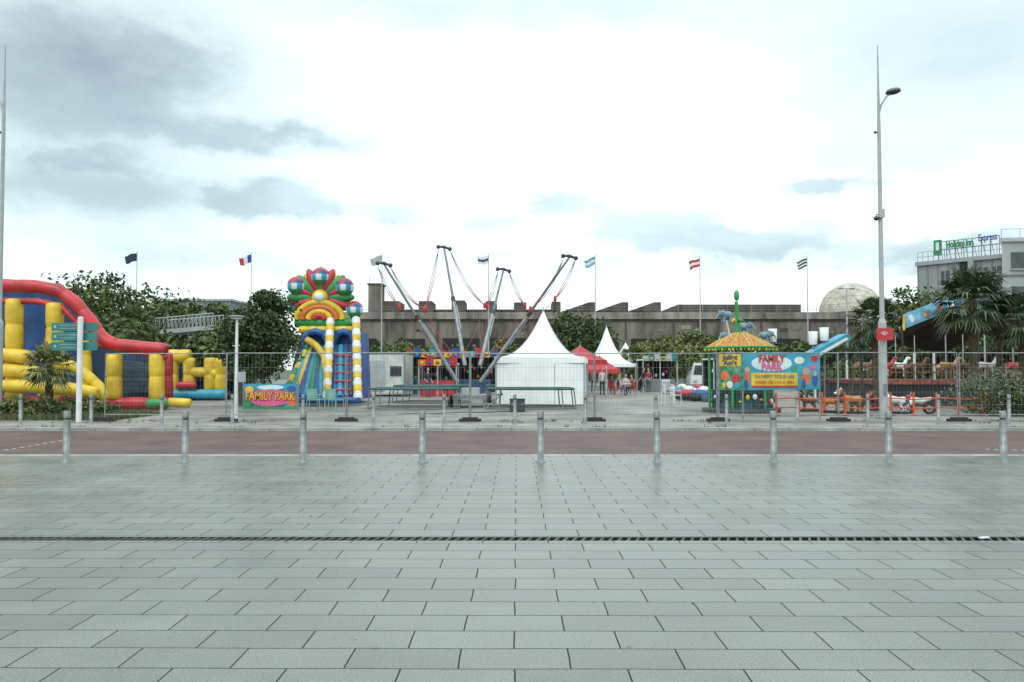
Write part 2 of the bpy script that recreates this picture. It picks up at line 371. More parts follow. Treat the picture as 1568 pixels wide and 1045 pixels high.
def palm(px,d,yc,R,nf=34,tr=.13,mat=leafP):
    b=B('palm_tree'); x=gx(px,d); z=hz(yc,d)
    b.tube([(x,d,0),(x+.03,d,z*.5),(x,d,z)],[tr*1.2,tr*1.1,tr*1.3],palmbark,9)
    c=Vector((x,d,z))
    for i in range(nf):
        az=i*2.39996+random.random()*.4; el=math.radians(75-125*(i/nf)+random.uniform(-8,8))
        dr=Vector((math.cos(az)*math.cos(el),math.sin(az)*math.cos(el),math.sin(el)))
        side=dr.cross(Vector((0,0,1))).normalized(); 
        pl=R*random.uniform(.42,.6); e=c+dr*pl+Vector((0,0,-.06*R))
        b.tube([c,c+dr*pl*.5,e],[.016,.012,.009],mat,3,cap=False)
        nor=side.cross(dr)
        nl=17; L0=R*random.uniform(.45,.58)
        for k in range(nl):
            a=math.radians(-100+200*k/(nl-1)); L=L0*(1-.25*abs(a)/1.75)*random.uniform(.85,1.05)
            dd=(dr*math.cos(a)+side*math.sin(a)+nor*.12).normalized(); w=dd.cross(nor).normalized()*(.022*R+.006)
            m1=e+dd*L*.55; tp=e+dd*L+Vector((0,0,-L*random.uniform(.12,.5)))
            b.add([e,m1-w,m1+w,tp],[(0,1,3,2)],mat)
    return b.done()
palm(1490,32.5,460,1.8,64,.15); palm(1566,32,492,1.6,50,.14); palm(1340,33.5,488,1.3,50,.13); palm(1530,34.5,480,1.1,34,.12)
palm(75,28.6,562,1.1,40,.12,mat=M('palm_leaf_pale',(.13,.15,.05),.5,0,.35,3,island=True)); palm(200,45,498,1.5,34,.13,mat=leafB)
def yucca(px,d,yc,R,n=110,mat=leafP):
    b=B('yucca_plant'); x=gx(px,d); z=hz(yc,d); b.tube([(x,d,0),(x+.04,d,z*.6),(x,d,z)],[.09,.07,.06],palmbark,7)
    c=Vector((x,d,z))
    for i in range(n):
        az=i*2.4; el=math.asin(random.uniform(-.5,1)); dr=Vector((math.cos(az)*math.cos(el),math.sin(az)*math.cos(el),math.sin(el)))
        w=dr.cross(Vector((0,0,1))).normalized()*.022; L=R*random.uniform(.8,1.1)
        b.add([c-w*.6,c+w*.6,c+dr*L*.6+w,c+dr*L*.6-w,c+dr*L+Vector((0,0,-.12*L))],[(0,1,2,3),(3,2,4)],mat)
    b.done()
yucca(1303,31.5,546,.75,150); yucca(1318,34,538,.6)
def shrub(name,cx,cy,rx,ry,rz,n,size,mats,k=12):
    b=B(name); crown(b,(cx,cy,rz*.55),(rx,ry,rz*.55),k,n,size,mats,None,.45); return b.done()
shrub('silver_shrub',gx(1512,29.5),29.5,1.1,.8,1.5,5000,.10,(leafB,leafS,leafS),34)
shrub('shrub',gx(1562,29),29,.9,.7,1.0,2500,.11,(leafA,leafB,leafS),16)
b=B('planting_bed')
for i in range(42):
    px=-40+i*4.9; d=27.6+rng.random()*2.4; x=gx(px,d); h=.45+.35*rng.random()
    crown(b,(x,d,h*.4),(.45,.45,h*.5),4,380,.11,(leafA,leafB,leafY) if i%3 else (leafB,leafC,leafY),None,.6)
b.done()
b=B('grass_verge')
n=9000
X=rng.uniform(gx(-40,27),gx(190,27),n); Y=rng.uniform(26.4,30,n)
hh=rng.uniform(.08,.3,n)
for i in range(n):
    a=random.random()*6.28; dx,dy=.012*math.cos(a),.012*math.sin(a)
    b.add([(X[i]-dx,Y[i]-dy,0),(X[i]+dx,Y[i]+dy,0),(X[i]+random.uniform(-.08,.08),Y[i],hh[i])],[(0,1,2)],grassm)
b.done()
b=B('planting_bed')
for i in range(30):
    px=1250+i*12; d=45+rng.random()*4; h=1.2+.8*rng.random(); crown(b,(gx(px,d),d,h*.5),(.9,.7,h*.5),5,450,.18,(leafA,leafB,leafC),None,.5)
b.done()

# ---------------- left inflatable
b=B('inflatable_obstacle_course'); d=33
def wp(px,py,dd=33): return W(px,py,dd)
for dd in (33,37.5):
    b.puff([wp(-90,436,dd),wp(0,437,dd),wp(60,439,dd),wp(92,446,dd),wp(118,466,dd),wp(140,494,dd),wp(158,520,dd),wp(176,528,dd),wp(215,532,dd),wp(256,536,dd)],.27,red,14,1.0)
b.puff([wp(-90,460),wp(60,462),wp(95,470),wp(128,505),wp(150,528),wp(256,548)],.13,red,8)
for px,y0 in ((22,458),(84,464)):
    b.puff([wp(px,y0),wp(px,614)],.34,yel,16,1.1)
for px in (175,240): 
    b.puff([wp(px,542),wp(px,612)],.31,yel,16,1.0)
b.puff([wp(130,510),wp(132,560),wp(135,612)],.21,yel,12)
pts=[wp(-90,440,34.6),wp(95,448,34.6),wp(150,525,34.6),wp(255,538,34.6),wp(255,612,34.6),wp(-90,612,34.6)]
b.prism(pts,(0,.1,0),blud)
for p0,p1,y in((38,70,455),(98,124,500)):
    b.prism([wp(p0,y,34.3),wp(p1,y+10,34.3),wp(p1,606,34.3),wp(p0,606,34.3)],(0,.2,0),blu)
nb_=M('net_blue',(.09,.16,.24),.6)
b.prism([wp(190,552,34.3),wp(227,556,34.3),wp(227,600,34.3),wp(190,600,34.3)],(0,.2,0),nb_)
for i in range(8): b.tube([wp(190+i*5.2,552,34.2),wp(190+i*5.2,600,34.2)],.012,dark,4,cap=False)
for i in range(7): b.tube([wp(190,556+i*7,34.2),wp(227,556+i*7,34.2)],.012,dark,4,cap=False)
b.puff([wp(-90,616),wp(150,616)],.28,red,12); b.puff([wp(160,618),wp(256,618)],.26,red,12)
b.puff([wp(-60,543,31.5),wp(10,545,31.5),wp(45,548,31.5)],.3,yel,12)
b.puff([wp(-60,566,31.3),wp(10,568,31.3),wp(60,572,31.3)],.28,yel,12)
b.puff([wp(-60,592,31),wp(40,592,31),wp(110,596,31),wp(150,604,31)],.26,yel,12)
b.puff([wp(95,556,31.5),wp(120,565,31.5),wp(150,590,31.5),wp(160,612,31.5)],.22,yel,12)
b.puff([wp(225,618,31.5),wp(258,618,31.5)],.18,grn,10); b.puff([wp(258,616,31.6),wp(292,618,31.6)],.19,yel,10)
for dd in (34.5,36): b.puff([wp(256,540,dd),wp(256,612,dd)],.25,red,10)
b.done()
b=B('inflatable_bouncy_castle'); d=44
for px in(264,290,322,338): b.puff([wp(px,548,d),wp(px,600,d)],.34,yel,12)
b.puff([wp(256,546,d),wp(292,546,d)],.38,yel,12); b.puff([wp(290,570,d),wp(340,572,d)],.3,yel,12); b.puff([wp(322,560,d),wp(342,560,d)],.22,yel,10)
b.prism([wp(262,556,d+.6),wp(340,575,d+.6),wp(340,610,d+.6),wp(262,610,d+.6)],(0,2,0),blu)
b.puff([wp(255,604,d-.4),wp(345,604,d-.4)],.28,cyan,10); b.puff([wp(270,590,d-.6),wp(300,590,d-.6)],.2,red,10)
b.done()

# ---------------- balloon slide
b=B('inflatable_balloon_slide'); d=40; s=d/F
cx,cz=wp(491,456,d).x,wp(491,456,d).z
for i in range(11):
    a=math.radians(-22+224*i/10); mt=[red,grn][i%2]
    c=Vector((cx+1.0*math.cos(a),d,cz+.85*math.sin(a)))
    R=Matrix.Rotation(-(a-math.pi/2),3,'Y')
    b.ell(c,(.27,.26,.72),mt,R,12,8)
    a2=a+math.radians(11); R2=Matrix.Rotation(-(a2-math.pi/2),3,'Y')
    if i<10: b.ell((cx+1.05*math.cos(a2),d+.1,cz+.9*math.sin(a2)),(.12,.2,.55),yel,R2,10,6)
b.ell((cx,d-.15,cz),(.42,.25,.4),yel); b.ell((cx,d-.3,cz),(.26,.2,.25),wht)
def bal(u,v):
    if v<.22: return red
    if v<.42: return [blu,red][int(u*8)%2]
    if v<.62: return [cyan,wht][int(u*10)%2]
    return grn if v<.8 else orange
for px,py,r in ((454,438,14),(491,424,14),(528,440,14),(543,474,13),(446,470,9)):
    p=wp(px,py,d-.1); b.ell(p,(r*s,r*s,r*s*1.02),red,su=20,sv=14,matf=bal)
for r,mt in((1.15,yel),(.85,orange),(.55,yel),(.25,red)):
    zc=wp(490,490,d).z
    b.tube([(cx+r*math.cos(t),d-.2,zc+r*.75*math.sin(t)) for t in [math.pi*i/12 for i in range(13)]],.17,mt,10)
b.puff([wp(452,494,d),wp(550,494,d)],.27,grn,12,.5); b.puff([wp(458,505,d-.1),wp(548,505,d-.1)],.2,yel,12,.5)
b.prism([wp(462,508,d+.3),wp(548,508,d+.3),wp(552,612,d+.3),wp(435,612,d+.3)],(0,3,0),blu)
for a0,a1 in((464,503),(510,543)):
    m=(a0+a1)/2; b.puff([wp(a0,560,d-.2),wp(a0,525,d-.2),wp(a0+6,512,d-.2),wp(m,508,d-.2),wp(a1-6,512,d-.2),wp(a1,525,d-.2),wp(a1,560,d-.2)],.2,blu,10)
def striped(p0,p1,r,m1,m2,n):
    for i in range(n):
        a=p0.lerp(p1,i/n);e=p0.lerp(p1,(i+1)/n); b.tube([a,a.lerp(e,.5),e],[r*.86,r,r*.86],m1 if i%2==0 else m2,12)
striped(wp(506,490,d-.3),wp(500,612,d-3),.22,wht,yel,13); striped(wp(545,488,d-.3),wp(548,612,d-3),.22,wht,yel,13)
striped(wp(472,530,d-.3),wp(434,606,d-3),.16,grn,yel,8)
for i,mt in enumerate((cyan,yel,blu,cyan,grn,blu,cyan)):
    t=i/6; b.puff([wp(474+24*t,532,d-.2),wp(458+34*t,572,d-1.8),wp(442+50*t,608,d-2.8)],.16,mt,8)
for i,mt in enumerate((blu,cyan,blu,blud)):
    t=i/3; b.puff([wp(514+24*t,530,d-.2),wp(512+26*t,608,d-2.6)],.17,mt,8)
for i in range(5): b.tube([wp(512,545+i*13,d-.9-.4*i),wp(538,545+i*13,d-.9-.4*i)],.06,red,6)
b.puff([wp(430,613,d-3),wp(552,613,d-3)],.16,blu,10)
b.puff([wp(470,520,d-.5),wp(485,530,d-1),wp(496,545,d-1.4),wp(500,575,d-2)],.17,yel,10)
b.done()

# ---------------- banners
def banner_left():
    d=26.35; b=B('family_park_banner'); a=W(372,588,d); c=W(456,627,d)
    w=c.x-a.x;h=a.z-c.z; m=Vector(((a.x+c.x)/2,d,(a.z+c.z)/2))
    n=16
    def bow(u): return .03*math.sin(u*math.pi*4)
    vs=[(a.x+w*i/n,d+.03+bow(i/n),z) for z in(c.z,a.z) for i in range(n+1)]
    b.add(vs,[(i,i+1,n+2+i,n+1+i) for i in range(n)],cyan)
    def blob(u,v,ru,rv,mt,k,seg=16):
        b.poly([(a.x+(u+ru*math.cos(t))*w,d-.004*k-.005,c.z+(v+rv*math.sin(t))*h) for t in [2*math.pi*i/seg for i in range(seg)]],mt)
    blob(.5,.45,.42,.33,pink,1,24); blob(.1,.3,.07,.22,grn,2); blob(.9,.35,.08,.25,orange,2); blob(.12,.76,.08,.15,yel,2); blob(.88,.8,.08,.12,blu,2); blob(.5,.86,.25,.1,M('pale_cloud0',(.5,.65,.68),.5),1)
    b.poly([(a.x+.02,d-.017,c.z+.01),(c.x-.02,d-.017,c.z+.01),(c.x-.02,d-.017,c.z+.1*h),(a.x+.02,d-.017,c.z+.12*h)],grn)
    for x in(a.x,c.x): b.tube([(x,d+.03,c.z-.05),(x,d+.03,a.z+.1)],.02,galv,6)
    o=b.done(); text('FAMILY PARK',(m.x,d-.027,m.z+.0),.36,redp,o,bold=.02,sx=.76); text('FAMILY PARK',(m.x,d-.035,m.z+.005),.36,yel,o,bold=.003,sx=.76)
banner_left()
d=27.3; b=B('family_park_banner'); a=W(1098,541,d); c=W(1256,597,d); w=c.x-a.x;h=a.z-c.z
b.box((a.x+w/2,d+.02,c.z+h/2),(w,.03,h),cyan)
def blob(u,v,ru,rv,mt,k,seg=18): b.poly([(a.x+(u+ru*math.cos(t))*w,d-.004*k,c.z+(v+rv*math.sin(t))*h) for t in [2*math.pi*i/seg for i in range(seg)]],mt)
def rc(u0,v0,u1,v1,mt,k): b.poly([(a.x+u0*w,d-.004*k,c.z+v0*h),(a.x+u1*w,d-.004*k,c.z+v0*h),(a.x+u1*w,d-.004*k,c.z+v1*h),(a.x+u0*w,d-.004*k,c.z+v1*h)],mt)
rc(.0,.0,.25,1,M('print_green',(.05,.20,.11),.5,0,.45,6),1); rc(.02,.64,.23,.97,yel,2)
blob(.07,.38,.04,.13,orange,2); blob(.18,.30,.04,.13,red,3); blob(.12,.14,.03,.1,wht,4); blob(.19,.12,.03,.08,cyan,4); blob(.06,.12,.02,.08,yel,4)
blob(.53,.72,.2,.22,M('pale_cloud',(.5,.65,.68),.5),1); rc(.33,.06,.78,.46,yel,2); rc(.33,.06,.78,.11,red,3)
blob(.29,.32,.025,.22,orange,4); blob(.29,.55,.025,.08,skin,5); blob(.28,.14,.02,.14,blu,5); blob(.86,.3,.045,.18,orange,3); blob(.86,.5,.035,.1,skin,4); blob(.84,.16,.02,.14,blu,5); blob(.95,.28,.03,.18,blu,3); blob(.95,.44,.02,.07,skin,4); blob(.8,.8,.05,.1,wht,2); blob(.95,.85,.04,.08,redp,2); blob(.93,.62,.03,.07,pink,3); blob(.75,.58,.03,.08,grn,3)
for x in (a.x,a.x+.25*w,c.x): b.tube([(x,d+.06,0),(x,d+.06,a.z+.05)],.03,galv,6)
o=b.done()
text('FAMILY',(a.x+.53*w,d-.03,c.z+.84*h),.34,redp,o,bold=.015,sx=.8); text('PARK',(a.x+.53*w,d-.03,c.z+.62*h),.34,pink,o,bold=.015,sx=.85)
text('OUVERT TOUS LES',(a.x+.555*w,d-.03,c.z+.36*h),.16,blu,o); text('JOURS DE 11H A 20H',(a.x+.555*w,d-.03,c.z+.2*h),.14,redp,o)
text('Juillet',(a.x+.125*w,d-.03,c.z+.88*h),.22,blud,o,bold=.008); text('Août',(a.x+.125*w,d-.03,c.z+.73*h),.22,blud,o,bold=.008)

# ---------------- kiosk
b=B('fairground_kiosk'); d=32; cx=gx(1134,d); r=1.42
ze=hz(533,d); zt=hz(510,d); n=12
def ring(rad,z,off=0): return [Vector((cx+rad*math.cos(2*math.pi*(i+off)/n),d+rad*math.sin(2*math.pi*(i+off)/n),z)) for i in range(n)]
R0=ring(r,ze);R1=ring(.95,ze+(zt-ze)*.45);R2=ring(.22,zt)
kr=M('kiosk_thatch',(.36,.18,.05),.8,0,.45,14,.5); b.add(R0+R1,[(i,(i+1)%n,n+(i+1)%n,n+i) for i in range(n)],kr); b.add(R1+R2,[(i,(i+1)%n,n+(i+1)%n,n+i) for i in range(n)],kr); b.poly(R2,orange)
for i in range(n): b.tube([R0[i],R1[i],R2[i]],.016,yel,6)
for i in range(n):
    p,q=R0[i],R0[(i+1)%n]; b.tube([p,q],.05,grn,6); 
    for k in range(5): b.ell(p.lerp(q,(k+.5)/5)+Vector((0,0,-.08)),(.06,.03,.06),grn if k%2 else yel,su=8,sv=5)
for i in range(0,n,2):
    p=Vector((cx+r*.88*math.cos(2*math.pi*i/n),d+r*.88*math.sin(2*math.pi*i/n),0)); b.tube([p,p+Vector((0,0,ze))],.055,grn,8)
b.lathe([(r+.1,0.002),(r+.1,.16),(.01,.16)],(cx,d,0),dark,20); b.lathe([(r*.8,.16),(r*.8,.85),(r*.85,.88),(.6,.9)],(cx,d,0),M('kiosk_base',(.03,.09,.1),.5,0,.4,4),20)
rk=random.Random(5)
for i in range(26): b.ell((cx+r*.82*math.cos(i*.245),d+r*.82*math.sin(i*.245),rk.uniform(.25,.75)),(rk.uniform(.05,.1),.06,rk.uniform(.05,.12)),rk.choice([yel,redp,wht,orange,grn,brown,blu]),su=8,sv=6)
for i in range(18): b.ell((cx-1.0+.115*i,d-.6+rk.uniform(0,.4),rk.uniform(1.3,1.9)),(rk.uniform(.05,.08),.1,rk.uniform(.07,.12)),rk.choice([pink,yel,brown,wht,orange,blu,dark]),su=8,sv=6)
b.done()
b=B('green_palm_figure'); x=gx(1129,d)
b.tube([(x,d,zt-.05),(x+.03,d,zt+.6),(x-.02,d,hz(462,d))],[.12,.08,.07],grn,10); b.ell((x,d,hz(453,d)),(.11,.11,.22),grn)
for i in range(5): 
    a=i*1.26; b.tube([(x,d,zt+.35),(x+.18*math.cos(a),d+.18*math.sin(a),zt+.55),(x+.33*math.cos(a),d+.33*math.sin(a),zt+.42)],[.04,.05,.02],yel if i%2 else grn,6)
b.done()

# ---------------- elephants & animals
def elephant(b,c,s,mt,rz=0):
    R=Matrix.Rotation(rz,3,'Z'); c=Vector(c)
    def q(x,y,z): return c+R@(Vector((x,y,z))*s)
    b.tube([q(.55,0,.5),q(.3,0,.62),q(-.1,0,.62),q(-.4,0,.55)],[.12*s,.3*s,.32*s,.2*s],mt,12)
    b.ell(q(-.55,0,.72),(.24*s,.22*s,.24*s),mt,R)
    b.tube([q(-.7,0,.68),q(-.88,0,.5),q(-.95,0,.3),q(-1.05,0,.28)],[.1*s,.07*s,.05*s,.04*s],mt,8)
    for k in(-1,1):
        b.ell(q(-.48,.27*k,.76),(.2*s,.05*s,.24*s),mt,R@Matrix.Rotation(.5*k,3,'Z')); b.ell(q(-.74,.1*k,.8),.03*s,black,su=6,sv=4)
        for x in(-.3,.3): b.tube([q(x,.16*k,.5),q(x,.16*k,.0)],[.11*s,.09*s],mt,8)
eleph=M('elephant_grey_blue',(.15,.24,.29),.5,0,.2,5)
b=B('flying_elephant_ride'); d=42; x=gx(1130,d)
b.lathe([(1.9,0),(1.9,.35),(.5,.4),(.3,2.2),(.4,2.4),(.12,3.0),(.01,3.1)],(x,d,0),blud,20)
for dx,dy,zz,rz in((-.75,-.6,4.25,.3),(.45,.4,3.7,2.8),(1.35,-.3,3.2,2.4),(-.2,1.3,3.2,.5)):
    e=Vector((x+dx,d+dy,zz))
    b.tube([(x,d,1.6),e],.05,wht,8); elephant(b,e-Vector((0,0,.1)),.62,eleph,rz)
b.done()
def quad_animal(name,px,d,L,mt,mt2,rz=0,mane=None,base=.1):
    b=B(name); c=Vector((gx(px,d),d,base)); R=Matrix.Rotation(rz,3,'Z')
    def q(x,y,z): return c+R@(Vector((x,y,z))*L)
    b.tube([q(.5,0,.55),q(.4,0,.58),q(.1,0,.56),q(-.25,0,.58),q(-.42,0,.66),q(-.55,0,.82)],[.1*L,.18*L,.17*L,.21*L,.17*L,.1*L],mt,12)
    b.ell(q(-.62,0,.92),(.17*L,.14*L,.15*L),mt,R); b.ell(q(-.78,0,.87),(.1*L,.08*L,.07*L),mt2,R)
    if mane: b.ell(q(-.55,0,.88),(.1*L,.24*L,.26*L),mane,R)
    for k in(-1,1):
        b.ell(q(-.58,.1*k,1.06),(.04*L,.04*L,.07*L),mt2,R,8,5); b.ell(q(-.74,.07*k,.97),.02*L,black,su=6,sv=4)
        b.tube([q(-.3,.12*k,.5),q(-.31,.12*k,.28),q(-.3,.12*k,.04),q(-.38,.12*k,.02)],[.09*L,.06*L,.045*L,.04*L],mt,8)
        b.tube([q(.38,.12*k,.52),q(.28,.12*k,.32),q(.42,.12*k,.2),q(.4,.12*k,.03),q(.32,.12*k,.02)],[.12*L,.08*L,.05*L,.045*L,.04*L],mt,8)
    b.tube([q(.52,0,.58),q(.65,0,.5),q(.7,0,.3),q(.74,0,.25)],[.04*L,.03*L,.025*L,.04*L],mane or mt2,6)
    b.box(c+Vector((0,0,-base/2+.002)),(1.3*L,.6*L,base-.004),black,rz)
    return b.done()
tan=M('tan_plastic',(.33,.18,.07),.45,0,.25,4); br2=M('brown_plastic',(.13,.055,.025),.5)
quad_animal('lion_ride',1303,30.2,.8,tan,wht,.15,br2); quad_animal('panda_ride',1372,30.2,.75,wht,black,-1.0)
quad_animal('tiger_ride',1272,31,.65,M('tiger_orange',(.42,.15,.03),.5,0,.4,8),wht,2.5); quad_animal('horse_ride',1238,32,.6,br2,tan,.1,black); quad_animal('bear_ride',1338,33,.65,br2,tan,.9)
def toy_bike(px,d):
    b=B('ride_on_motorbike'); c=Vector((gx(px,d),d,.0))
    for k in(-.42,.42):
        b.tube([c+Vector((k+.2*math.cos(t),0,.24+.2*math.sin(t))) for t in [i*math.pi/8 for i in range(17)]],.055,black,8,cap=False); b.ell(c+Vector((k,0,.24)),(.1,.05,.1),galv)
    b.tube([c+Vector((-.42,0,.3)),c+Vector((-.2,0,.55)),c+Vector((.1,0,.5)),c+Vector((.5,0,.6))],[.06,.13,.12,.06],wht,10)
    b.tube([c+Vector((-.42,0,.24)),c+Vector((-.25,0,.85))],.03,galv,6); b.tube([c+Vector((-.25,-.25,.85)),c+Vector((-.25,.25,.85))],.025,black,6); b.ell(c+Vector((-.38,0,.66)),(.07,.09,.09),red); b.done()
toy_bike(1405,30)
ored=M('orange_red_plastic',(.52,.075,.025),.5,0,.16)
b=B('orange_barrier'); d=29.3
for i,px in enumerate(range(1188,1600,35)):
    x=gx(px,d); b.box((x,d,.42),(.06,.05,.84),ored); b.box((x,d,.03),(.12,.5,.05),ored)
for z in(.28,.62): b.tube([(gx(1188,d)+i*.5,d,z+.03*math.sin(i*1.7)) for i in range(20)],.028,ored,6)
b.done()

# ---------------- right ride deck / canopy
b=B('ride_platform'); d=37
x0,x1=gx(1330,d),gx(1640,d); zt=hz(582,d)
b.box(((x0+x1)/2,d+3,zt-.1),(x1-x0,6,.2),M('deck_red',(.16,.03,.025),.6)); b.box(((x0+x1)/2,d+3.1,(zt-.2)/2),(x1-x0-.3,5.6,zt-.22),dark)
n=22
for i in range(n+1):
    x=x0+(x1-x0)*i/n; b.box((x,d+.05,zt+.35),(.05,.05,.7),wood) 
for z in(.35,.72): b.box(((x0+x1)/2,d+.05,zt+z),(x1-x0,.07,.05),wood)
b.box(((x0+x1)/2,d-.02,zt-.12),(x1-x0,.04,.18),M('ornate',(.25,.07,.035),.5,0,.45,6))
rs=random.Random(4)
for i in range(9):
    x=x0+.6+i*1.0+rs.uniform(-.2,.2); mt=[wood,redp,wht,br2,tan,brown,lgrey][i%7]; y=d+1.6+rs.random()*2
    b.tube([(x,y,zt),(x,y,zt+2.2)],.025,lgrey,6)
    b.tube([(x-.45,y,zt+.55),(x-.2,y,zt+.7),(x+.2,y,zt+.66),(x+.42,y,zt+.72),(x+.55,y,zt+1.0)],[.1,.17,.16,.12,.07],mt,8); b.ell((x+.62,y,zt+1.03),(.14,.07,.08),mt)
    for k in(-.3,.3): b.tube([(x+k,y,zt+.6),(x+k*1.4,y,zt+.35),(x+k*1.2,y,zt+.15)],[.07,.04,.03],mt,6)
for px in(1345,1402,1432): b.tube([(gx(px,d),d+.1,zt),(gx(px,d),d+.1,hz(540,d))],.06,wht,8)
b.done()
b=B('ride_canopy')
mural=M('mural_blue',(.10,.27,.38),.5,0,.45,1.6); mur2=M('mural_warm',(.34,.2,.15),.5,0,.4,3)
p=[(1384,482),(1450,456),(1500,466),(1535,474),(1600,448)]; DC=40
for i in range(4):
    a,c=p[i],p[i+1]; w0=W(a[0],a[1],DC);w1=W(c[0],c[1],DC); h=24*DC/F
    b.prism([w0,w1,w1-Vector((0,0,h)),w0-Vector((0,0,h))],(0,.1,0),mural)
    q0=w0-Vector((0,0,h));q1=w1-Vector((0,0,h))
    b.prism([q0,q1,q1+Vector((.6,7,-1.3)),q0+Vector((.6,7,-1.3))],(0,0,.06),brown)
    b.tube([(w0.x,DC+.2,0),(w0.x,DC+.2,q0.z)],.05,dark,6)
    sg=(w1-w0).normalized()
    for k in range(3):
        t=(k+.5)/3; c0=w0.lerp(w1,t)-Vector((0,.01,h*(.45+.1*(k%2)))); R=Matrix.Rotation(-math.atan2(sg.z,sg.x),3,'Y'); b.ell(c0,(.16,.012,.22),[wht,mur2,mur2][k],R,su=7,sv=5)
b.tube([W(1384,482,DC-.05),W(1384,506,DC-.05)],.06,yel,8)
b.tube([W(1384,484,DC),W(1340,520,DC),W(1305,522,DC)],.012,dark,4)
b.done()
b=B('aeroplane_slide'); d=41
q=[W(1240,542,d),W(1298,511,d),W(1304,519,d),W(1246,552,d)]; b.prism(q,(0,1.2,0),cyan)
q=[W(1246,545,d-.02),W(1296,517,d-.02),W(1299,520,d-.02),W(1248,549,d-.02)]; b.prism(q,(0,-.03,0),wht)
for px,py in((1248,552),(1296,520)): t=W(px,py,d+.5); b.tube([(t.x,t.y,0),t],.06,wht,8)
for px,py in((1183,514),(1262,512),(1245,518)):
    t=W(px,py,d+1); b.lathe([(.2,-.35),(.24,.35),(.01,.36)],t,wht,12); b.tube([(t.x,t.y,0),t-Vector((0,0,.3))],.06,galv,8)
b.done()

# ---------------- bungee trampoline
b=B('bungee_trampoline'); d0=36
base=Vector((gx(720,d0),d0,0))
b.box(base+Vector((0,.5,.45)),(1.5,2.2,.2),galv); b.box(base+Vector((0,.5,.7)),(.8,1.2,.3),lgrey)
for s in(-1,1):
    for k in(-1,1): b.box(base+Vector((s*.65,.5+k,.2)),(.1,.1,.4),galv)
    b.tube([base+Vector((s*.8,.35,.28)),base+Vector((s*.95,.35,.28))],.27,black,14)
masts=[((700,585),(588,405),35.0),((712,560),(680,380),38.5),((735,560),(771,414),38.5),((736,585),(872,394),35.0)]
H=[((612,470),(650,474)),((652,472),(742,468)),((746,470),(803,468)),((812,474),(850,458))]
for (bp,tp,dd),hs in zip(masts,H):
    p0=W(bp[0],bp[1],d0+.4*(1 if dd>36 else -1)); p1=W(tp[0],tp[1],dd); m=p0.lerp(p1,.55)
    b.tube([p0,m],[.10,.08],galv,10); b.tube([m,p1],[.065,.045],grey,8); b.tube([m.lerp(p0,.04),m.lerp(p1,.04)],.1,dark,8)
    b.tube([p0.lerp(p1,.3)+Vector((.12,0,0)),p0.lerp(p1,.5)+Vector((.1,0,0))],.03,lgrey,6)
    b.tube([p1+Vector((-.28,0,.06)),p1+Vector((0,0,.05)),p1+Vector((.3,0,-.06))],[.04,.08,.045],dark,6)
    for s in(-1,1): b.ell(p1+Vector((.28*s,0,-.05*s)),(.1,.07,.1),dark)
    for s,h in zip((-1,1),hs):
        t=p1+Vector((.27*s,0,-.1)); e=W(h[0],h[1],dd-.2)
        for o in(-.05,0,.05):
            pts=[t.lerp(e,i/10)+Vector((o*math.sin(math.pi*i/10)*1.5,0,-.4*math.sin(math.pi*i/10)*abs(t.x-e.x)/2)) for i in range(11)]
            b.tube(pts[:6],.010,dark,4,cap=False); b.tube(pts[5:],.015,pinkrope,5,cap=False)
        b.ell(e,(.07,.06,.16),redp,su=8,sv=6)
        k=W(704 if tp[0]<720 else 736,550,d0)
        b.tube([e.lerp(k,i/6)+Vector((0,0,-.3*math.sin(math.pi*i/6))) for i in range(7)],.012,pinkrope,4,cap=False)
b.tube([W(640,480,35.3),W(700,560,d0)],.014,dark,4); b.tube([W(815,480,35.3),W(738,560,d0)],.014,dark,4)
rim=M('trampoline_pad',(.025,.08,.08),.5,0,.2)
for cx,cy in((gx(636,d0-1),d0-1.0),(gx(812,d0-1),d0-1.0),(gx(662,41),41),(gx(800,41),41)):
    w,h=1.85,1.3; z=.86
    c=[Vector((cx+a*w,cy+e*h,z)) for a,e in((-1,-.6),(-.7,-1),(.7,-1),(1,-.6),(1,.6),(.7,1),(-.7,1),(-1,.6))]
    inn=[Vector((cx+(p.x-cx)*.84,cy+(p.y-cy)*.84,z)) for p in c]
    b.add(c+inn,[(i,(i+1)%8,8+(i+1)%8,8+i) for i in range(8)],rim); b.poly([p-Vector((0,0,.03)) for p in inn],black)
    for i in range(8): b.tube([c[i],c[(i+1)%8]],.045,rim,8)
    g=[Vector((p.x+(p.x-cx)*.05,p.y,.04)) for p in c]
    for i in range(8):
        b.tube([c[i],g[i]],.028,grey,6); b.tube([g[i],g[(i+1)%8]],.028,grey,6)
b.done()
b=B('access_steps')
for i in range(3): b.box((gx(748,35)+.25*i,34.6,.2+.2*i),(.28,.9,.04),galv)
for k in(-.45,.45): b.tube([(gx(748,35)-.1,34.6+k,0),(gx(748,35)+.6,34.6+k,.65)],.03,galv,6)
b.done()
b=B('equipment_case'); c=Vector((gx(792,32),32,0)); b.box(c+Vector((0,0,.25)),(.6,.45,.46),dark); b.box(c+Vector((0,0,.5)),(.62,.47,.04),black)
for s in(-.2,.2): b.box(c+Vector((s,-.235,.32)),(.06,.02,.08),galv)
b.done()
b=B('power_cable'); pts=[Vector((gx(792,32)-.3,32,.02))]+[Vector((gx(792-12*i,32),32-.15*i+.25*math.sin(i*1.1),.02)) for i in range(1,16)]; b.tube(pts,.014,black,5); b.done()

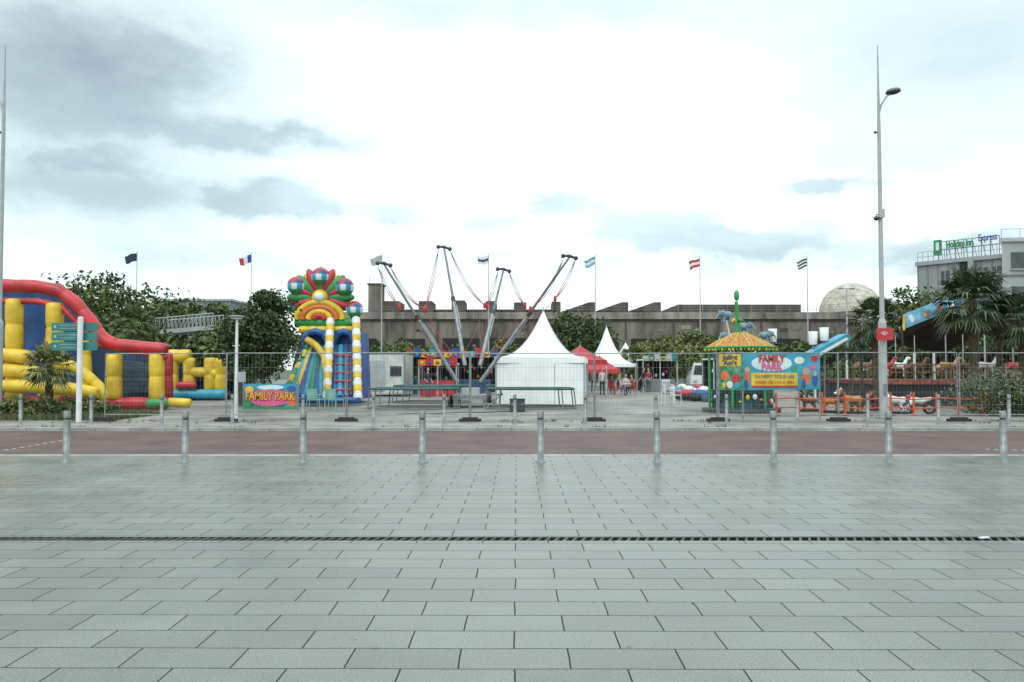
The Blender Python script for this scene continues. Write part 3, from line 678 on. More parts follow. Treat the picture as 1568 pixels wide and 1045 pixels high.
# ---------------- pagoda tents
def pagoda(name,px,d,half,ze,zp,rz,walls=True,mat=tentw,val=.28,k=2.4):
    b=B(name); c=Vector((gx(px,d),d,0)); R=Matrix.Rotation(rz,3,'Z'); seg=10
    cor=[(-1,-1),(1,-1),(1,1),(-1,1)]
    def sq(r,z,n=seg):
        out=[]
        for i in range(4):
            a,e=cor[i],cor[(i+1)%4]
            for j in range(n):
                t=j/n; x=a[0]+(e[0]-a[0])*t; y=a[1]+(e[1]-a[1])*t
                pull=1-.06*math.sin(math.pi*t)*(1 if r>.3 else .3)
                out.append(c+R@Vector((x*r*pull,y*r*pull,z)))
        return out
    L=16; vs=[]; N=4*seg
    for i in range(L+1):
        t=.015+.985*(i/L)**1.2; vs+=sq(half*t,ze+(zp-ze)*(1-t)**k)
    b.add(vs,[(i*N+j,i*N+(j+1)%N,(i+1)*N+(j+1)%N,(i+1)*N+j) for i in range(L) for j in range(N)],mat,True)
    b.add(sq(half*1.003,ze+.01)+sq(half*1.01,ze-val),[(j,(j+1)%N,N+(j+1)%N,N+j) for j in range(N)],mat,True)
    for i in range(4):
        a=cor[i]; b.tube([c+R@Vector((a[0]*half*t*1.005,a[1]*half*t*1.005,ze+.015+(zp-ze)*(1-t)**k)) for t in [.02+.98*j/12 for j in range(13)]],.010,lgrey,4,cap=False)
    p=c+Vector((0,0,zp)); b.tube([p-Vector((0,0,.15)),p+Vector((0,0,.12))],[.05,.02],lgrey,8)
    for a in cor:
        q=c+R@Vector((a[0]*half*.975,a[1]*half*.975,0)); b.tube([q,q+Vector((0,0,ze))],.04,lgrey,8); b.box(q+Vector((0,0,.01)),(.16,.16,.02),grey)
    if walls:
        n=90
        for i in range(4):
            a,e=cor[i],cor[(i+1)%4]; nx=(a[0]+e[0])/2;ny=(a[1]+e[1])/2; vs=[]
            zs=[.04,.5,.95,1.4,1.75,ze-.02]
            for z in zs:
                for j in range(n+1):
                    t=j/n; zz=1-.55*z/ze
                    off=.96+zz*(.007*math.sin(t*31+1.3*z+i)+.006*math.sin(t*13-1.7*z+2*i)+.004*math.sin(t*57+2.9*z)*math.sin(t*5+1))
                    x=(a[0]+(e[0]-a[0])*t); y=(a[1]+(e[1]-a[1])*t)
                    if nx: x=nx*off; y*=.965
                    if ny: y=ny*off; x*=.965
                    vs.append(c+R@Vector((x*half,y*half,z)))
            m=n+1
            b.add(vs,[(r*m+j,r*m+j+1,(r+1)*m+j+1,(r+1)*m+j) for r in range(len(zs)-1) for j in range(n)],mat,True)
            mid=[c+R@Vector(((nx or 0)*half*.975+(0 if nx else .33*half),(ny or 0)*half*.975+(0 if ny else .33*half),z)) for z in(.05,ze-.3)]
            b.tube(mid,.012,lgrey,4)
    return b.done()
pagoda('pagoda_tent',832,40,2.16,hz(547,37.8),hz(474,40),math.radians(-7))
pagoda('pagoda_tent',929,66,2.0,hz(557,64),hz(499,66),math.radians(5),walls=False)
pagoda('pagoda_tent',958,74,2.2,hz(557,72),hz(524,74),0,walls=False)
redc=M('red_canvas',(.42,.025,.035),.6)
pagoda('red_canopy',888,50,1.25,hz(552,50),hz(530,50),.4,walls=False,mat=redc,k=1.3)
pagoda('red_canopy',918,56,1.2,hz(566,56),hz(545,56),.1,walls=False,mat=redc,k=1.3)

# ---------------- container, stalls
b=B('white_site_cabin'); d=50; a=W(558,542,d); c=W(620,604,d)
b.box(((a.x+c.x)/2,d+2,(a.z)/2+.12),(c.x-a.x,4,a.z-.2),M('cabin',(.52,.54,.52),.5,0,.1,2)); b.box(((a.x+c.x)/2,d+2,a.z+.04),(c.x-a.x+.12,4.1,.09),grey); b.box((a.x+.8,d-.02,1.3),(1.0,.05,1.9),lgrey); b.box(((a.x+c.x)/2+.7,d-.03,1.6),(.7,.05,.6),dark)
for x in(a.x+.03,c.x-.03): b.box((x,d-.03,a.z/2),(.09,.06,a.z-.2),grey)
b.done()
def stall(name,p0,p1,ytop,d,cols,depth=3,counter=None):
    b=B(name); a=W(p0,ytop,d); c=W(p1,ytop,d); w=c.x-a.x; n=len(cols); z=a.z
    for i,m in enumerate(cols):
        x=a.x+w*(i+.5)/n; hh=.3+.15*math.sin(i*2.3+p0)
        b.box((x,d,z-.2+hh/2),(w/n-.01,.08,hh+.2),m); b.ell((x,d-.05,z-.12),(.13,.03,.1),cols[(i+2)%n],su=8,sv=6)
    b.box((a.x+w/2,d+depth/2,z-.2),(w,depth,.1),wht)
    for x in(a.x+.05,a.x+w/2,c.x-.05):
        for y in(d+.05,d+depth): b.tube([(x,y,0),(x,y,z-.1)],.05,lgrey,8)
    b.box((a.x+w/2,d+depth,z/2-.1),(w,.05,z-.3),shadow); b.box((a.x+w/2,d+.25,.5),(w*.85,.4,1),counter or grey)
    rr=random.Random(p0)
    for i in range(int(w*4)): b.ell((a.x+.3+i*.23,d+.6+rr.random(),1.1+rr.random()*1.0),(.1,.1,.14),rr.choice([redp,yel,pink,cyan,wht,orange,grn,brown,dark]),su=8,sv=6)
    return b.done()
stall('fairground_stall',622,762,541,55,[red,blu,yel,cyan,red,yel,blu,orange,cyan,red,yel,blu],3,blud)
stall('fairground_stall',640,700,553,50,[orange,red,yel,blu,red],2,redp)
stall('fairground_stall',984,1038,547,60,[lgrey,teal,lgrey,M('fascia_yellow',(.4,.32,.05),.5),lgrey,teal],3,grey)
stall('fairground_stall',1092,1180,545,50,[blud,grey,cyan,grey,blud],3,dark)
for px,d,mt in((1052,44,redp),(1066,47,wht),(1042,50,cyan),(1075,43,blu)):
    b=B('bumper_car'); c=Vector((gx(px,d),d,0))
    b.lathe([(.62,.05),(.68,.15),(.68,.3),(.55,.35)],c,black,16); b.ell(c+Vector((0,0,.38)),(.58,.5,.28),mt); b.ell(c+Vector((.1,-.0,.6)),(.3,.35,.2),wht if mt!=wht else redp); b.tube([c+Vector((-.3,0,.5)),c+Vector((-.35,0,.85))],.02,dark,6); b.done()
b=B('parked_van'); d=60; c=Vector((gx(1078,d),d,0))
pr=[(-1,.35),(-1.02,1.0),(-.9,1.3),(-.75,2.1),(-.6,2.2),(.6,2.2),(.75,2.1),(.9,1.3),(1.02,1.0),(1,.35)]
b.prism([c+Vector((x,0,z)) for x,z in pr],(0,4.6,0),wht)
b.prism([c+Vector((x,-.01,z)) for x,z in((-.8,1.3),(-.68,2.0),(.68,2.0),(.8,1.3))],(0,-.02,0),dark)
for s in(-1,1):
    b.tube([c+Vector((s*.98,.8,.36)),c+Vector((s*.75,.8,.36))],.34,black,14); b.tube([c+Vector((s*.98,3.7,.36)),c+Vector((s*.75,3.7,.36))],.34,black,14); b.ell(c+Vector((s*.7,-.02,.8)),(.18,.04,.1),lgrey)
b.box(c+Vector((0,-.03,.5)),(1.9,.06,.2),grey); b.done()
def chair(b,c,rz,mt,zs=0):
    R=Matrix.Rotation(rz,3,'Z'); c=Vector(c)
    b.box(c+Vector((0,0,.44+zs)),(.44,.44,.03),mt,rz); b.box(c+R@Vector((0,.21,.68+zs)),(.42,.03,.42),mt,rz)
    for x in(-.2,.2):
        for y in(-.2,.2): b.tube([c+R@Vector((x,y,.44+zs)),c+R@Vector((x*1.15,y*1.15,zs))],.018,mt,6)
        b.tube([c+R@Vector((x*1.1,-.2,.44+zs)),c+R@Vector((x*1.1,-.2,.64+zs)),c+R@Vector((x*1.05,.2,.66+zs))],.016,mt,6)
b=B('stacked_plastic_chairs')
for i in range(5): chair(b,(gx(1022,38),38,0),.2,wht,.08*i)
b.done()
b=B('plastic_chair'); chair(b,(gx(1033,39),39,0),2.2,wht); b.done()
for px,d,rz in((480,33,.5),(498,33.5,-.6),(515,33,2.5)):
    b=B('plastic_chair'); chair(b,(gx(px,d),d,0),rz,M('mint_plastic',(.18,.36,.31),.5)); b.done()

# ---------------- people
def person(px,d,pose,rz,shirt,trou,hair=hairm,scale=1.0,lng=False):
    J={};sit=pose=='sit'; hp=.5 if sit else .94
    J['pel']=(0,0,hp,.13);J['spi']=(0,-.02*sit,hp+.24,.12);J['che']=(0,0,hp+.43,.135);J['nec']=(0,-.01,hp+.57,.055);J['hea']=(0,-.02,hp+.66,.06)
    E=[('pel','spi'),('spi','che'),('che','nec'),('nec','hea')]
    for s,t in((-1,'L'),(1,'R')):
        J['sh'+t]=(s*.18,0,hp+.48,.065)
        if sit: J['el'+t]=(s*.23,-.1,hp+.22,.043);J['wr'+t]=(s*.14,-.34,hp+.2,.028)
        elif pose=='walk': J['el'+t]=(s*.23,-.12*s,hp+.22,.043);J['wr'+t]=(s*.22,-.3*s-.06,hp+.02,.028)
        else: J['el'+t]=(s*.25,.04,hp+.2,.043);J['wr'+t]=(s*.2,-.16,hp+.05,.028)
        J['hi'+t]=(s*.1,0,hp-.04,.095)
        if sit: J['kn'+t]=(s*.13,-.44,hp-.02,.06);J['an'+t]=(s*.14,-.42,.08,.04);J['to'+t]=(s*.15,-.57,.035,.032)
        elif pose=='walk': J['kn'+t]=(s*.1,.1*s-.06,.5,.06);J['an'+t]=(s*.1,.26*s,.09,.04);J['to'+t]=(s*.1,.26*s-.15,.035,.032)
        else: J['kn'+t]=(s*.11,-.02,.5,.06);J['an'+t]=(s*.12,.02,.08,.04);J['to'+t]=(s*.13,-.14,.035,.032)
        E+=[('che','sh'+t),('sh'+t,'el'+t),('el'+t,'wr'+t),('pel','hi'+t),('hi'+t,'kn'+t),('kn'+t,'an'+t),('an'+t,'to'+t)]
    ks=list(J); me=bpy.data.meshes.new('tmp'); me.from_pydata([J[k][:3] for k in ks],[(ks.index(a),ks.index(c)) for a,c in E],[])
    ob=bpy.data.objects.new('tmp',me); sc.collection.objects.link(ob)
    ob.modifiers.new('s','SKIN'); ob.modifiers.new('u','SUBSURF').levels=1
    for i,k in enumerate(ks): me.skin_vertices[0].data[i].radius=(J[k][3],J[k][3]*.9); me.skin_vertices[0].data[i].use_root=(k=='pel')
    dg=bpy.context.evaluated_depsgraph_get(); ev=bpy.data.meshes.new_from_object(ob.evaluated_get(dg))
    R=Matrix.Rotation(rz,3,'Z'); c=Vector((gx(px,d),d,0)); b=B('person')
    def bm(e):
        if 'nec' in e[0] or 'hea' in e[1]: return skin
        if e[0][:2]=='el': return skin
        if e[0][:2]=='an': return black
        if e[0][:2] in('hi','kn') or e[1][:2]=='hi': return trou
        return shirt
    segs=[(Vector(J[a][:3]),Vector(J[q][:3]),bm((a,q))) for a,q in E]
    o=len(b.v); b.v.extend([tuple(c+R@(v.co*scale)) for v in ev.vertices])
    for p in ev.polygons:
        best=None
        for a,q,m in segs:
            t=max(0,min(1,(p.center-a).dot(q-a)/(q-a).length_squared)); dd=(p.center-a.lerp(q,t)).length
            if best is None or dd<best[0]: best=(dd,m)
        b.f.append(tuple(o+i for i in p.vertices)); b.mi.append(b.m(best[1])); b.sm.append(True)
    bpy.data.objects.remove(ob)
    def q(x,y,z): return c+R@(Vector((x,y,z))*scale)
    hz0=hp+.75
    b.ell(q(0,-.03,hz0),(.075*scale,.095*scale,.115*scale),skin,R); b.ell(q(0,.0,hz0+.03),(.085*scale,.095*scale,.105*scale),hair,R)
    if lng: b.ell(q(0,.05,hz0-.08),(.08*scale,.05*scale,.15*scale),hair,R)
    b.ell(q(0,-.125,hz0-.015),(.014*scale,.02*scale,.022*scale),skin,R,6,4); b.box(q(0,-.118,hz0-.06),(.04*scale,.01,.01),redp,rz)
    for s,t in((-1,'L'),(1,'R')):
        b.ell(q(.03*s,-.115,hz0+.01),.01*scale,black,su=6,sv=4); b.ell(q(.078*s,-.02,hz0),(.012*scale,.02*scale,.03*scale),skin,R,6,4)
        w=Vector(J['wr'+t][:3]); e=Vector(J['el'+t][:3]); dr=(w-e).normalized(); sd=dr.cross(Vector((0,0,1)) if abs(dr.z)<.8 else Vector((0,1,0))).normalized()
        b.tube([q(*w),q(*(w+dr*.05)),q(*(w+dr*.09))],[.025*scale,.038*scale,.034*scale],skin,8,flat=.55)
        for k in range(4):
            f0=w+dr*.085+sd*(.018*(k-1.5)); L=(.06,.075,.07,.055)[k]; b.tube([q(*f0),q(*(f0+dr*L*.5)),q(*(f0+dr*L*.9+Vector((0,-.01,-.012))))],[.009*scale,.008*scale,.006*scale],skin,5)
        f0=w+dr*.03+sd*.03; b.tube([q(*f0),q(*(f0+sd*.025+dr*.03)),q(*(f0+sd*.03+dr*.055))],[.011*scale,.009*scale,.007*scale],skin,5)
    return b.done()
navy=M('cloth_navy',(.02,.03,.07),.8); wc=M('cloth_white',(.5,.5,.5),.8); gc=M('cloth_grey',(.15,.15,.16),.8); rcl=M('cloth_red',(.3,.03,.04),.8); denim=M('cloth_denim',(.05,.08,.15),.8)
for a in ((922,52,'stand',.4,wc,navy),(946,52,'sit',1.4,navy,denim),(968,53,'sit',-1.4,rcl,navy),(936,56,'sit',2.8,gc,navy),(985,58,'walk',1.2,navy,gc),(993,60,'stand',-.6,rcl,denim),(958,57,'sit',.3,wc,gc),(908,58,'stand',2.5,gc,denim),(1142,33.2,'stand',0.2,gc,navy),(655,48,'stand',.8,navy,denim),(1004,64,'walk',1.5,wc,navy)):
    person(*a)
b=B('cafe_table')
for px,d in((957,52.5),(947,57)):
    x=gx(px,d); b.lathe([(.01,.76),(.4,.76),(.4,.73),(.03,.72),(.03,.05),(.22,.02)],(x,d,0),wht,14)
b.done()
for px,d,rz in((946,52,1.4),(968,53,-1.4),(936,56,2.8),(958,57,.3)):
    b=B('plastic_chair'); chair(b,(gx(px,d),d,0),rz,redp); b.done()

# ---------------- submarine base
b=B('concrete_submarine_base'); d=150; zt=hz(479,d); x0,x1=gx(520,d),gx(1312,d)
b.box(((x0+x1)/2,d+30,zt/2),(x1-x0,60,zt),concrete)
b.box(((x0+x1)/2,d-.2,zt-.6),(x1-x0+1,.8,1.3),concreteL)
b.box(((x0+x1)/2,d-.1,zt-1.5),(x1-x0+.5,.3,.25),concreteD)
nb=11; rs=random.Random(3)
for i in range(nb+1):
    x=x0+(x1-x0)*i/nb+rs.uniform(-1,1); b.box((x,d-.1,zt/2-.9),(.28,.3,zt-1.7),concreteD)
    if i<nb:
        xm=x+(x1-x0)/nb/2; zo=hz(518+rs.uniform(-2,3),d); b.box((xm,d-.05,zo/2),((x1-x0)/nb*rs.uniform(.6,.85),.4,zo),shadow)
        for q in range(2):
            if rs.random()<.7: b.box((xm+rs.uniform(-3,3),d-.04,zt-rs.uniform(2.2,4.2)),(rs.uniform(.5,2.2),.12,rs.uniform(.2,.9)),concreteD if q else concreteL)
for a,c,yt in((586,612,462),(642,662,462),(692,712,461),(744,760,462),(787,806,464),(846,858,463)):
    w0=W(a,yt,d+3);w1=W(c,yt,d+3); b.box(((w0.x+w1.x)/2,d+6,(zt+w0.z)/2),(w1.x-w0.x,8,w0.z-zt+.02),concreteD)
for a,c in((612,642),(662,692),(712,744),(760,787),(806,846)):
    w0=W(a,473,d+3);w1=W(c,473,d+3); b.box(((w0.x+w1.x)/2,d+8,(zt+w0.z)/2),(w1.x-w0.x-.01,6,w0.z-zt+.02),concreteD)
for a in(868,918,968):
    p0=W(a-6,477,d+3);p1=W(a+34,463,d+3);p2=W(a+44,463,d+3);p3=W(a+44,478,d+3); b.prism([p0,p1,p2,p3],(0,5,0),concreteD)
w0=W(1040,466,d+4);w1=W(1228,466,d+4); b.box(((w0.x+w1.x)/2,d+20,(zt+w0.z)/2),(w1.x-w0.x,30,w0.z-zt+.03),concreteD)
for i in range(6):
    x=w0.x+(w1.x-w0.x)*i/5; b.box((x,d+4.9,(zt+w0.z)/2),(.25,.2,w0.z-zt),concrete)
w0=W(564,436,d+8);w1=W(584,436,d+8); b.box(((w0.x+w1.x)/2,d+10,(zt+w0.z)/2),(w1.x-w0.x,4,w0.z-zt),concrete); b.box(((w0.x+w1.x)/2,d+10,w0.z+.1),(w1.x-w0.x+.4,4.4,.3),concreteD)
b.tube([W(566,434,d+8),W(566,424,d+8)],.05,dark,5)
x=x0
while x<x1:
    b.tube([(x,d+.3,zt),(x,d+.3,zt+1.1)],.035,grey,4); x+=2.5
for z in(.6,1.1): b.tube([(x0,d+.3,zt+z),(x1,d+.3,zt+z)],.03,grey,4)
b.done()
b=B('dock_building'); d=120; a=W(238,461,d); c=W(352,470,d)
b.box(((a.x+c.x)/2,d+6,a.z/2),(c.x-a.x,12,a.z),M('bluegrey_cladding',(.17,.21,.225),.6,0,.12,.5,streak=True)); b.box(((a.x+c.x)/2,d+6,a.z+.15),(c.x-a.x+.6,12.6,.3),lgrey)
for i in range(9): b.box((a.x+(c.x-a.x)*(i+.5)/9,d-.02,a.z-1.1),(.7,.1,.8),dark)
for i in range(10): b.box((a.x+(c.x-a.x)*(i)/9,d-.1,a.z/2),(.2,.2,a.z),grey)
b.done()
b=B('footbridge'); d=54; p0=W(238,506,d);p1=W(326,498,d); n=14
b.prism([p0,p1,p1-Vector((0,0,.3)),p0-Vector((0,0,.3))],(0,2,0),lgrey)
for yy in(0,2):
    o=Vector((0,yy,0)); b.tube([p0+o+Vector((0,0,.8)),p1+o+Vector((0,0,.8))],.04,lgrey,6)
    for i in range(n+1):
        q=p0.lerp(p1,i/n)+o; b.tube([q,q+Vector((0,0,.8))],.022,lgrey,5)
        if i<n: b.tube([q,p0.lerp(p1,(i+1)/n)+o+Vector((0,0,.8))],.015,lgrey,4)
for px in(250,320): b.tube([(gx(px,d),d+1,0),(gx(px,d),d+1,p0.z-.2)],.2,lgrey,8)
b.done()

# ---------------- radome
d=170; c=W(1303,480,d); r=46*d/F
bm=bmesh.new(); bmesh.ops.create_icosphere(bm,subdivisions=3,radius=r)
bmesh.ops.delete(bm,geom=[v for v in bm.verts if v.co.z<-r*.25],context='VERTS')
panel=M('radome_panel',(.42,.41,.34),.7,0,.15,.35); ribm=M('radome_rib',(.24,.24,.21),.6)
ed=[(v.verts[0].co.copy(),v.verts[1].co.copy()) for v in bm.edges]
b=B('geodesic_radome'); bm.verts.index_update(); vs=[c+v.co for v in bm.verts]; b.add(vs,[tuple(v.index for v in f.verts) for f in bm.faces],panel)
for e0,e1 in ed: b.tube([c+e0*1.001,c+e1*1.001],.035,ribm,4,cap=False)
b.lathe([(r*.97,-r*.2),(r*1.0,-r*.25),(r*1.0,-r*.28-c.z*.55)],c,concreteL,24); bm.free(); b.done()

# ---------------- hotel
hw=M('hotel_cladding',(.24,.255,.26),.6,0,.1,.4,streak=True); hw2=M('hotel_panel',(.29,.305,.31),.6,0,.09,.4,streak=True)
b=B('hotel_building'); A=Vector((gx(1408,82),82,0)); C=Vector((gx(1540,76),76,0)); Z=hz(402,82)
dr=(C-A).normalized(); nrm=Vector((dr.y,-dr.x,0)); back=-nrm
L=(C-A).length; ang=math.atan2(dr.y,dr.x)
b.prism([A,C,C+Vector((6,10,0)),A+Vector((12,14,0))],(0,0,Z),hw)
def wb(t,z,w,h,mt,o=.05,dp=.12): 
    p=A.lerp(C,t)+nrm*o+Vector((0,0,z)); b.box(p,(w,dp,h),mt,ang)
wb(.5,Z-.2,L+.3,.4,hw2,.1,.3)
for z in (Z-3.3,Z-6.4,Z-9.5): wb(.5,z,L,.14,grey,.03)
for i in range(9): wb(i/8,Z/2,.06,Z-.5,grey,.03,.06)
glass=M('window_glass',(.04,.05,.055),.15,0,.3,1)
for z in (Z-1.9,Z-5.0,Z-8.1):
    for t in(.12,.34,.78,.93):
        if z>Z-3 and t==.12: continue
        wb(t,z,.75,1.5,glass,.05); wb(t,z-.8,.85,.09,lgrey,.1); wb(t,z,.05,1.5,lgrey,.12,.04)
wb(.58,Z-1.7,1.0,2.7,shadow,.06); wb(.66,Z-1.7,.45,2.8,hw2,.35,.6); wb(.58,Z-2.9,1.3,.1,lgrey,.5,1.0)
for k in range(6): p=A.lerp(C,.50+.03*k)+nrm*.95+Vector((0,0,Z-2.85)); b.tube([p,p+Vector((0,0,1))],.02,lgrey,4)
for i in range(16):
    p=A.lerp(C,i/15)+Vector((0,0,Z)); b.tube([p,p+Vector((0,0,1.0))],.035,lgrey,4)
for z in(.5,1.0): b.tube([A+Vector((0,0,Z+z)),C+Vector((0,0,Z+z))],.03,lgrey,4)
D=Vector((gx(1538,72),72,0)); E=D+Vector((20,-3,0)); Z2=hz(368,72); a2=math.atan2(-3,20)
b.prism([D,E,E+Vector((0,22,0)),D+Vector((15,22,0))],(0,0,Z2),hw2)
for z in(Z2-3.2,Z2-6.4,Z2-9.6): b.box((D+E)/2+Vector((0,-.1,z)),(20.4,.12,.12),grey,a2)
for fz in(1.9,5.0,8.1):
    for i in range(5): 
        q=D+Vector((1.4+3.6*i,-.26-.54*i,Z2-fz)); b.box(q,(1.3,.15,1.5),glass,a2); b.box(q+Vector((0,-.05,-.8)),(1.5,.2,.1),lgrey,a2)
b.box((D+E)/2+Vector((0,-.05,Z2)),(20.6,.3,.35),lgrey,a2)
for i in range(14):
    p=D.lerp(E,i/13)+Vector((0,0,Z2)); b.tube([p,p+Vector((0,0,1.0))],.035,lgrey,4)
b.tube([D+Vector((0,0,Z2+1)),E+Vector((0,0,Z2+1))],.03,lgrey,4)
s0=A.lerp(C,.27)+nrm*.2; s1=A.lerp(C,.97)+nrm*.2; zs=Z+.9
for z in(.1,.9): b.tube([s0+Vector((0,0,zs+z)),s1+Vector((0,0,zs+z))],.04,grey,5)
for i in range(8):
    p=s0.lerp(s1,i/7); b.tube([p+Vector((0,0,Z)),p+Vector((0,0,zs+.9))],.04,grey,5); b.tube([p+Vector((0,0,zs+.8)),p+back*1.2+Vector((0,0,Z))],.03,grey,4)
hb=b.done()
grs=M('sign_green',(.01,.20,.08),.4,0,.03); bls=M('sign_blue',(.015,.035,.2),.4,0,.03)
p=s0+nrm*.15+Vector((0,0,zs+.35)); b=B('hotel_sign'); b.box(p,(.75,.12,1.5),grs,ang); b.box(p+nrm*.08+Vector((0,0,.1)),(.3,.05,.8),wht,ang); hs=b.done()
text('Holiday Inn',s0.lerp(s1,.37)+nrm*.2+Vector((0,0,zs+.5)),1.0,grs,hs,rz=ang,bold=.03,ext=.05,sx=.54)
text('Express',s0.lerp(s1,.83)+nrm*.2+Vector((0,0,zs+.8)),.95,bls,hs,rz=ang,bold=.012,ext=.05,sx=.56)

# ---------------- flags
fb=M('f_blue',(.02,.05,.3),.7); fs=M('f_sky',(.15,.3,.42),.7)
flagcols=[[navy],[fb,wht,redp],[lgrey],[wht,blud,wht],[fs,wht,fs],[redp,wht,redp],[black,wht,black,wht,black]]
for (px,py,pp),cols in zip(((197,388,207),(374,390,383),(575,391,584),(740,392,748),(902,393,912),(1062,396,1073),(1228,396,1238)),flagcols):
    d=80; b=B('flag_on_pole'); x=gx(pp,d); z=hz(py-1,d); b.tube([(x,d,0),(x,d,z*.5),(x,d,z+.1)],[.08,.06,.03],lgrey,8); b.ell((x,d,z+.12),.07,wht,su=8,sv=5)
    n=12; w=1.15; h=.8; horiz=cols[0] is not fb; dr_=random.uniform(.15,.55)
    def fp(i,v): 
        t=i/n; return Vector((x-w*t*(1-.12*v),d+.12*math.sin(t*7+px)*t-.25*t,z-.05-v*h-dr_*t-.1*math.sin(t*6+px+v)*t))
    k=len(cols)
    if horiz:
        for j in range(k):
            vs=[fp(i,j/k) for i in range(n+1)]+[fp(i,(j+1)/k) for i in range(n+1)]
            b.add(vs,[(i,i+1,n+2+i,n+1+i) for i in range(n)],cols[j],True)
    else:
        for i in range(n): b.poly([fp(i,0),fp(i+1,0),fp(i+1,1),fp(i,1)],cols[min(2,i*3//n)])
    b.done()

# ---------------- world
w=bpy.data.worlds.new('World'); sc.world=w; w.use_nodes=True; nt=w.node_tree; N=nt.nodes; Lk=nt.links; N.clear()
out=N.new('ShaderNodeOutputWorld'); tc=N.new('ShaderNodeTexCoord')
def mth(op,a,bb=None,c=None,clamp=False):
    n=N.new('ShaderNodeMath'); n.operation=op; n.use_clamp=clamp
    for i,v in enumerate((a,bb,c)):
        if v is None: continue
        if isinstance(v,(int,float)): n.inputs[i].default_value=v
        else: Lk.new(v,n.inputs[i])
    return n.outputs[0]
sp=N.new('ShaderNodeSeparateXYZ'); Lk.new(tc.outputs['Generated'],sp.inputs[0]); X,Y,Zz=sp.outputs
zc=mth('ADD',mth('MAXIMUM',Zz,0),.13)
cb=N.new('ShaderNodeCombineXYZ'); Lk.new(mth('DIVIDE',X,zc),cb.inputs[0]); Lk.new(mth('DIVIDE',Y,zc),cb.inputs[1])
def noise(vec,scale,detail=6,rough=.55):
    n=N.new('ShaderNodeTexNoise'); n.inputs['Scale'].default_value=scale; n.inputs['Detail'].default_value=detail; n.inputs['Roughness'].default_value=rough; Lk.new(vec,n.inputs['Vector']); return n
n2=noise(cb.outputs[0],1.3,6,.6).outputs['Fac']
mp=N.new('ShaderNodeMapping'); mp.inputs['Scale'].default_value=(1,1,2.0); Lk.new(tc.outputs['Generated'],mp.inputs[0])
nw=noise(mp.outputs[0],9,6,.62); sw=N.new('ShaderNodeSeparateColor'); Lk.new(nw.outputs['Color'],sw.inputs[0])
xw=mth('ADD',X,mth('MULTIPLY',mth('SUBTRACT',sw.outputs[0],.5),.15)); zw=mth('ADD',Zz,mth('MULTIPLY',mth('SUBTRACT',sw.outputs[1],.5),.075))
def gsum(bl):
    tot=None
    for px,py,rx,ry,A_ in bl:
        v=(W(px,py,100)-Vector((0,0,CAMH))).normalized()
        qx=mth('MULTIPLY',mth('SUBTRACT',xw,v.x),F/rx); qz=mth('MULTIPLY',mth('SUBTRACT',zw,v.z),F/ry)
        q=mth('MULTIPLY_ADD',qx,qx,mth('MULTIPLY',qz,qz))
        g=mth('MULTIPLY',mth('EXPONENT',mth('MULTIPLY',q,-1)),A_)
        tot=g if tot is None else mth('ADD',tot,g)
    return tot
soft=gsum([(30,110,230,80,.62),(200,90,80,55,.4),(110,290,180,45,.45),(400,215,180,16,.4),(1500,70,260,110,.2),(300,395,130,24,.3),(1100,400,420,22,.22),(700,10,500,30,.2)])
cum=gsum([(425,308,105,36,1.0),(620,335,80,20,.55),(865,308,75,28,.95),(1010,352,95,34,1.0),(1165,372,90,30,.95),(1255,290,62,11,1.1),(745,350,60,22,.7),(1430,385,150,26,.8),(110,240,120,24,.6)])
mr=N.new('ShaderNodeMapRange'); mr.interpolation_type='SMOOTHSTEP'; mr.inputs['From Min'].default_value=.3; mr.inputs['From Max'].default_value=.75
Lk.new(mth('ADD',cum,mth('MULTIPLY',mth('SUBTRACT',sw.outputs[2],.5),.95)),mr.inputs['Value'])
cumd=mth('MULTIPLY',mr.outputs[0],mth('ADD',.13,mth('MULTIPLY',sw.outputs[1],.42)))
sh=mth('ADD',mth('ADD',mth('MULTIPLY',soft,mth('ADD',.45,mth('MULTIPLY',sw.outputs[2],1.1))),cumd),mth('MULTIPLY',mth('SUBTRACT',n2,.47),.62))
cr=N.new('ShaderNodeValToRGB'); Lk.new(sh,cr.inputs[0]); e=cr.color_ramp.elements
e[0].position=0; e[0].color=(.90,1.0,.975,1); e[1].position=1; e[1].color=(.29,.35,.35,1)
x_=e.new(.2); x_.color=(.73,.85,.83,1); x_=e.new(.5); x_.color=(.47,.56,.555,1)
v=(W(830,230,100)-Vector((0,0,CAMH))).normalized()
qx=mth('MULTIPLY',mth('SUBTRACT',xw,v.x),F/440); qz=mth('MULTIPLY',mth('SUBTRACT',zw,v.z),F/160)
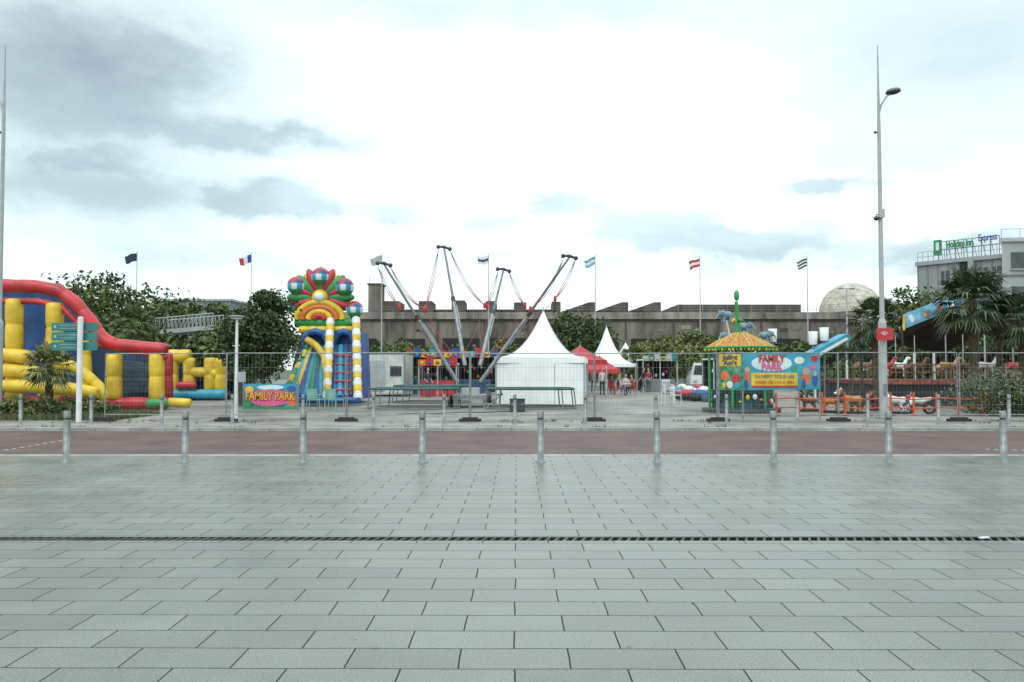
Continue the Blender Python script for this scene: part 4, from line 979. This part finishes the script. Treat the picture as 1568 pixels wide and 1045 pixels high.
q=mth('MULTIPLY_ADD',qx,qx,mth('MULTIPLY',qz,qz))
br=mth('MULTIPLY',mth('EXPONENT',mth('MULTIPLY',q,-1)),.28)
zen=mth('MULTIPLY',mth('MINIMUM',mth('MAXIMUM',mth('MULTIPLY',mth('SUBTRACT',Zz,.42),2.5),0),1),.9)
back_=mth('MULTIPLY',mth('MAXIMUM',mth('MULTIPLY',Y,-1),0),.4)
k=mth('ADD',mth('ADD',mth('ADD',1,br),zen),back_)
sc2=N.new('ShaderNodeVectorMath'); sc2.operation='SCALE'; Lk.new(cr.outputs[0],sc2.inputs[0]); Lk.new(k,sc2.inputs['Scale'])
bg=N.new('ShaderNodeBackground'); Lk.new(sc2.outputs[0],bg.inputs[0]); bg.inputs[1].default_value=.95
sky=N.new('ShaderNodeTexSky'); sky.sky_type='NISHITA'; sky.sun_disc=False; sky.sun_elevation=math.radians(50); sky.sun_rotation=math.radians(200)
bg2=N.new('ShaderNodeBackground'); Lk.new(sky.outputs[0],bg2.inputs[0]); bg2.inputs[1].default_value=.05
ad=N.new('ShaderNodeAddShader'); Lk.new(bg.outputs[0],ad.inputs[0]); Lk.new(bg2.outputs[0],ad.inputs[1]); Lk.new(ad.outputs[0],out.inputs[0])
sl=bpy.data.lights.new('sun','SUN'); sl.energy=.9; sl.angle=math.radians(25); sl.color=(1,.97,.9)
so=bpy.data.objects.new('sun',sl); sc.collection.objects.link(so)
az=math.radians(200); el=math.radians(50); dirv=Vector((math.sin(az)*math.cos(el),math.cos(az)*math.cos(el),math.sin(el)))
so.rotation_euler=dirv.to_track_quat('Z','Y').to_euler()

cam=bpy.data.cameras.new('camera'); cam.lens=36*F/1568; cam.sensor_width=36; cam.clip_end=6000; cam.clip_start=.1
co=bpy.data.objects.new('camera',cam); sc.collection.objects.link(co); co.location=(0,0,CAMH); co.rotation_euler=(math.pi/2+TH,0,0); sc.camera=co
sc.view_settings.view_transform='Standard'; sc.view_settings.look='None'; sc.view_settings.exposure=0
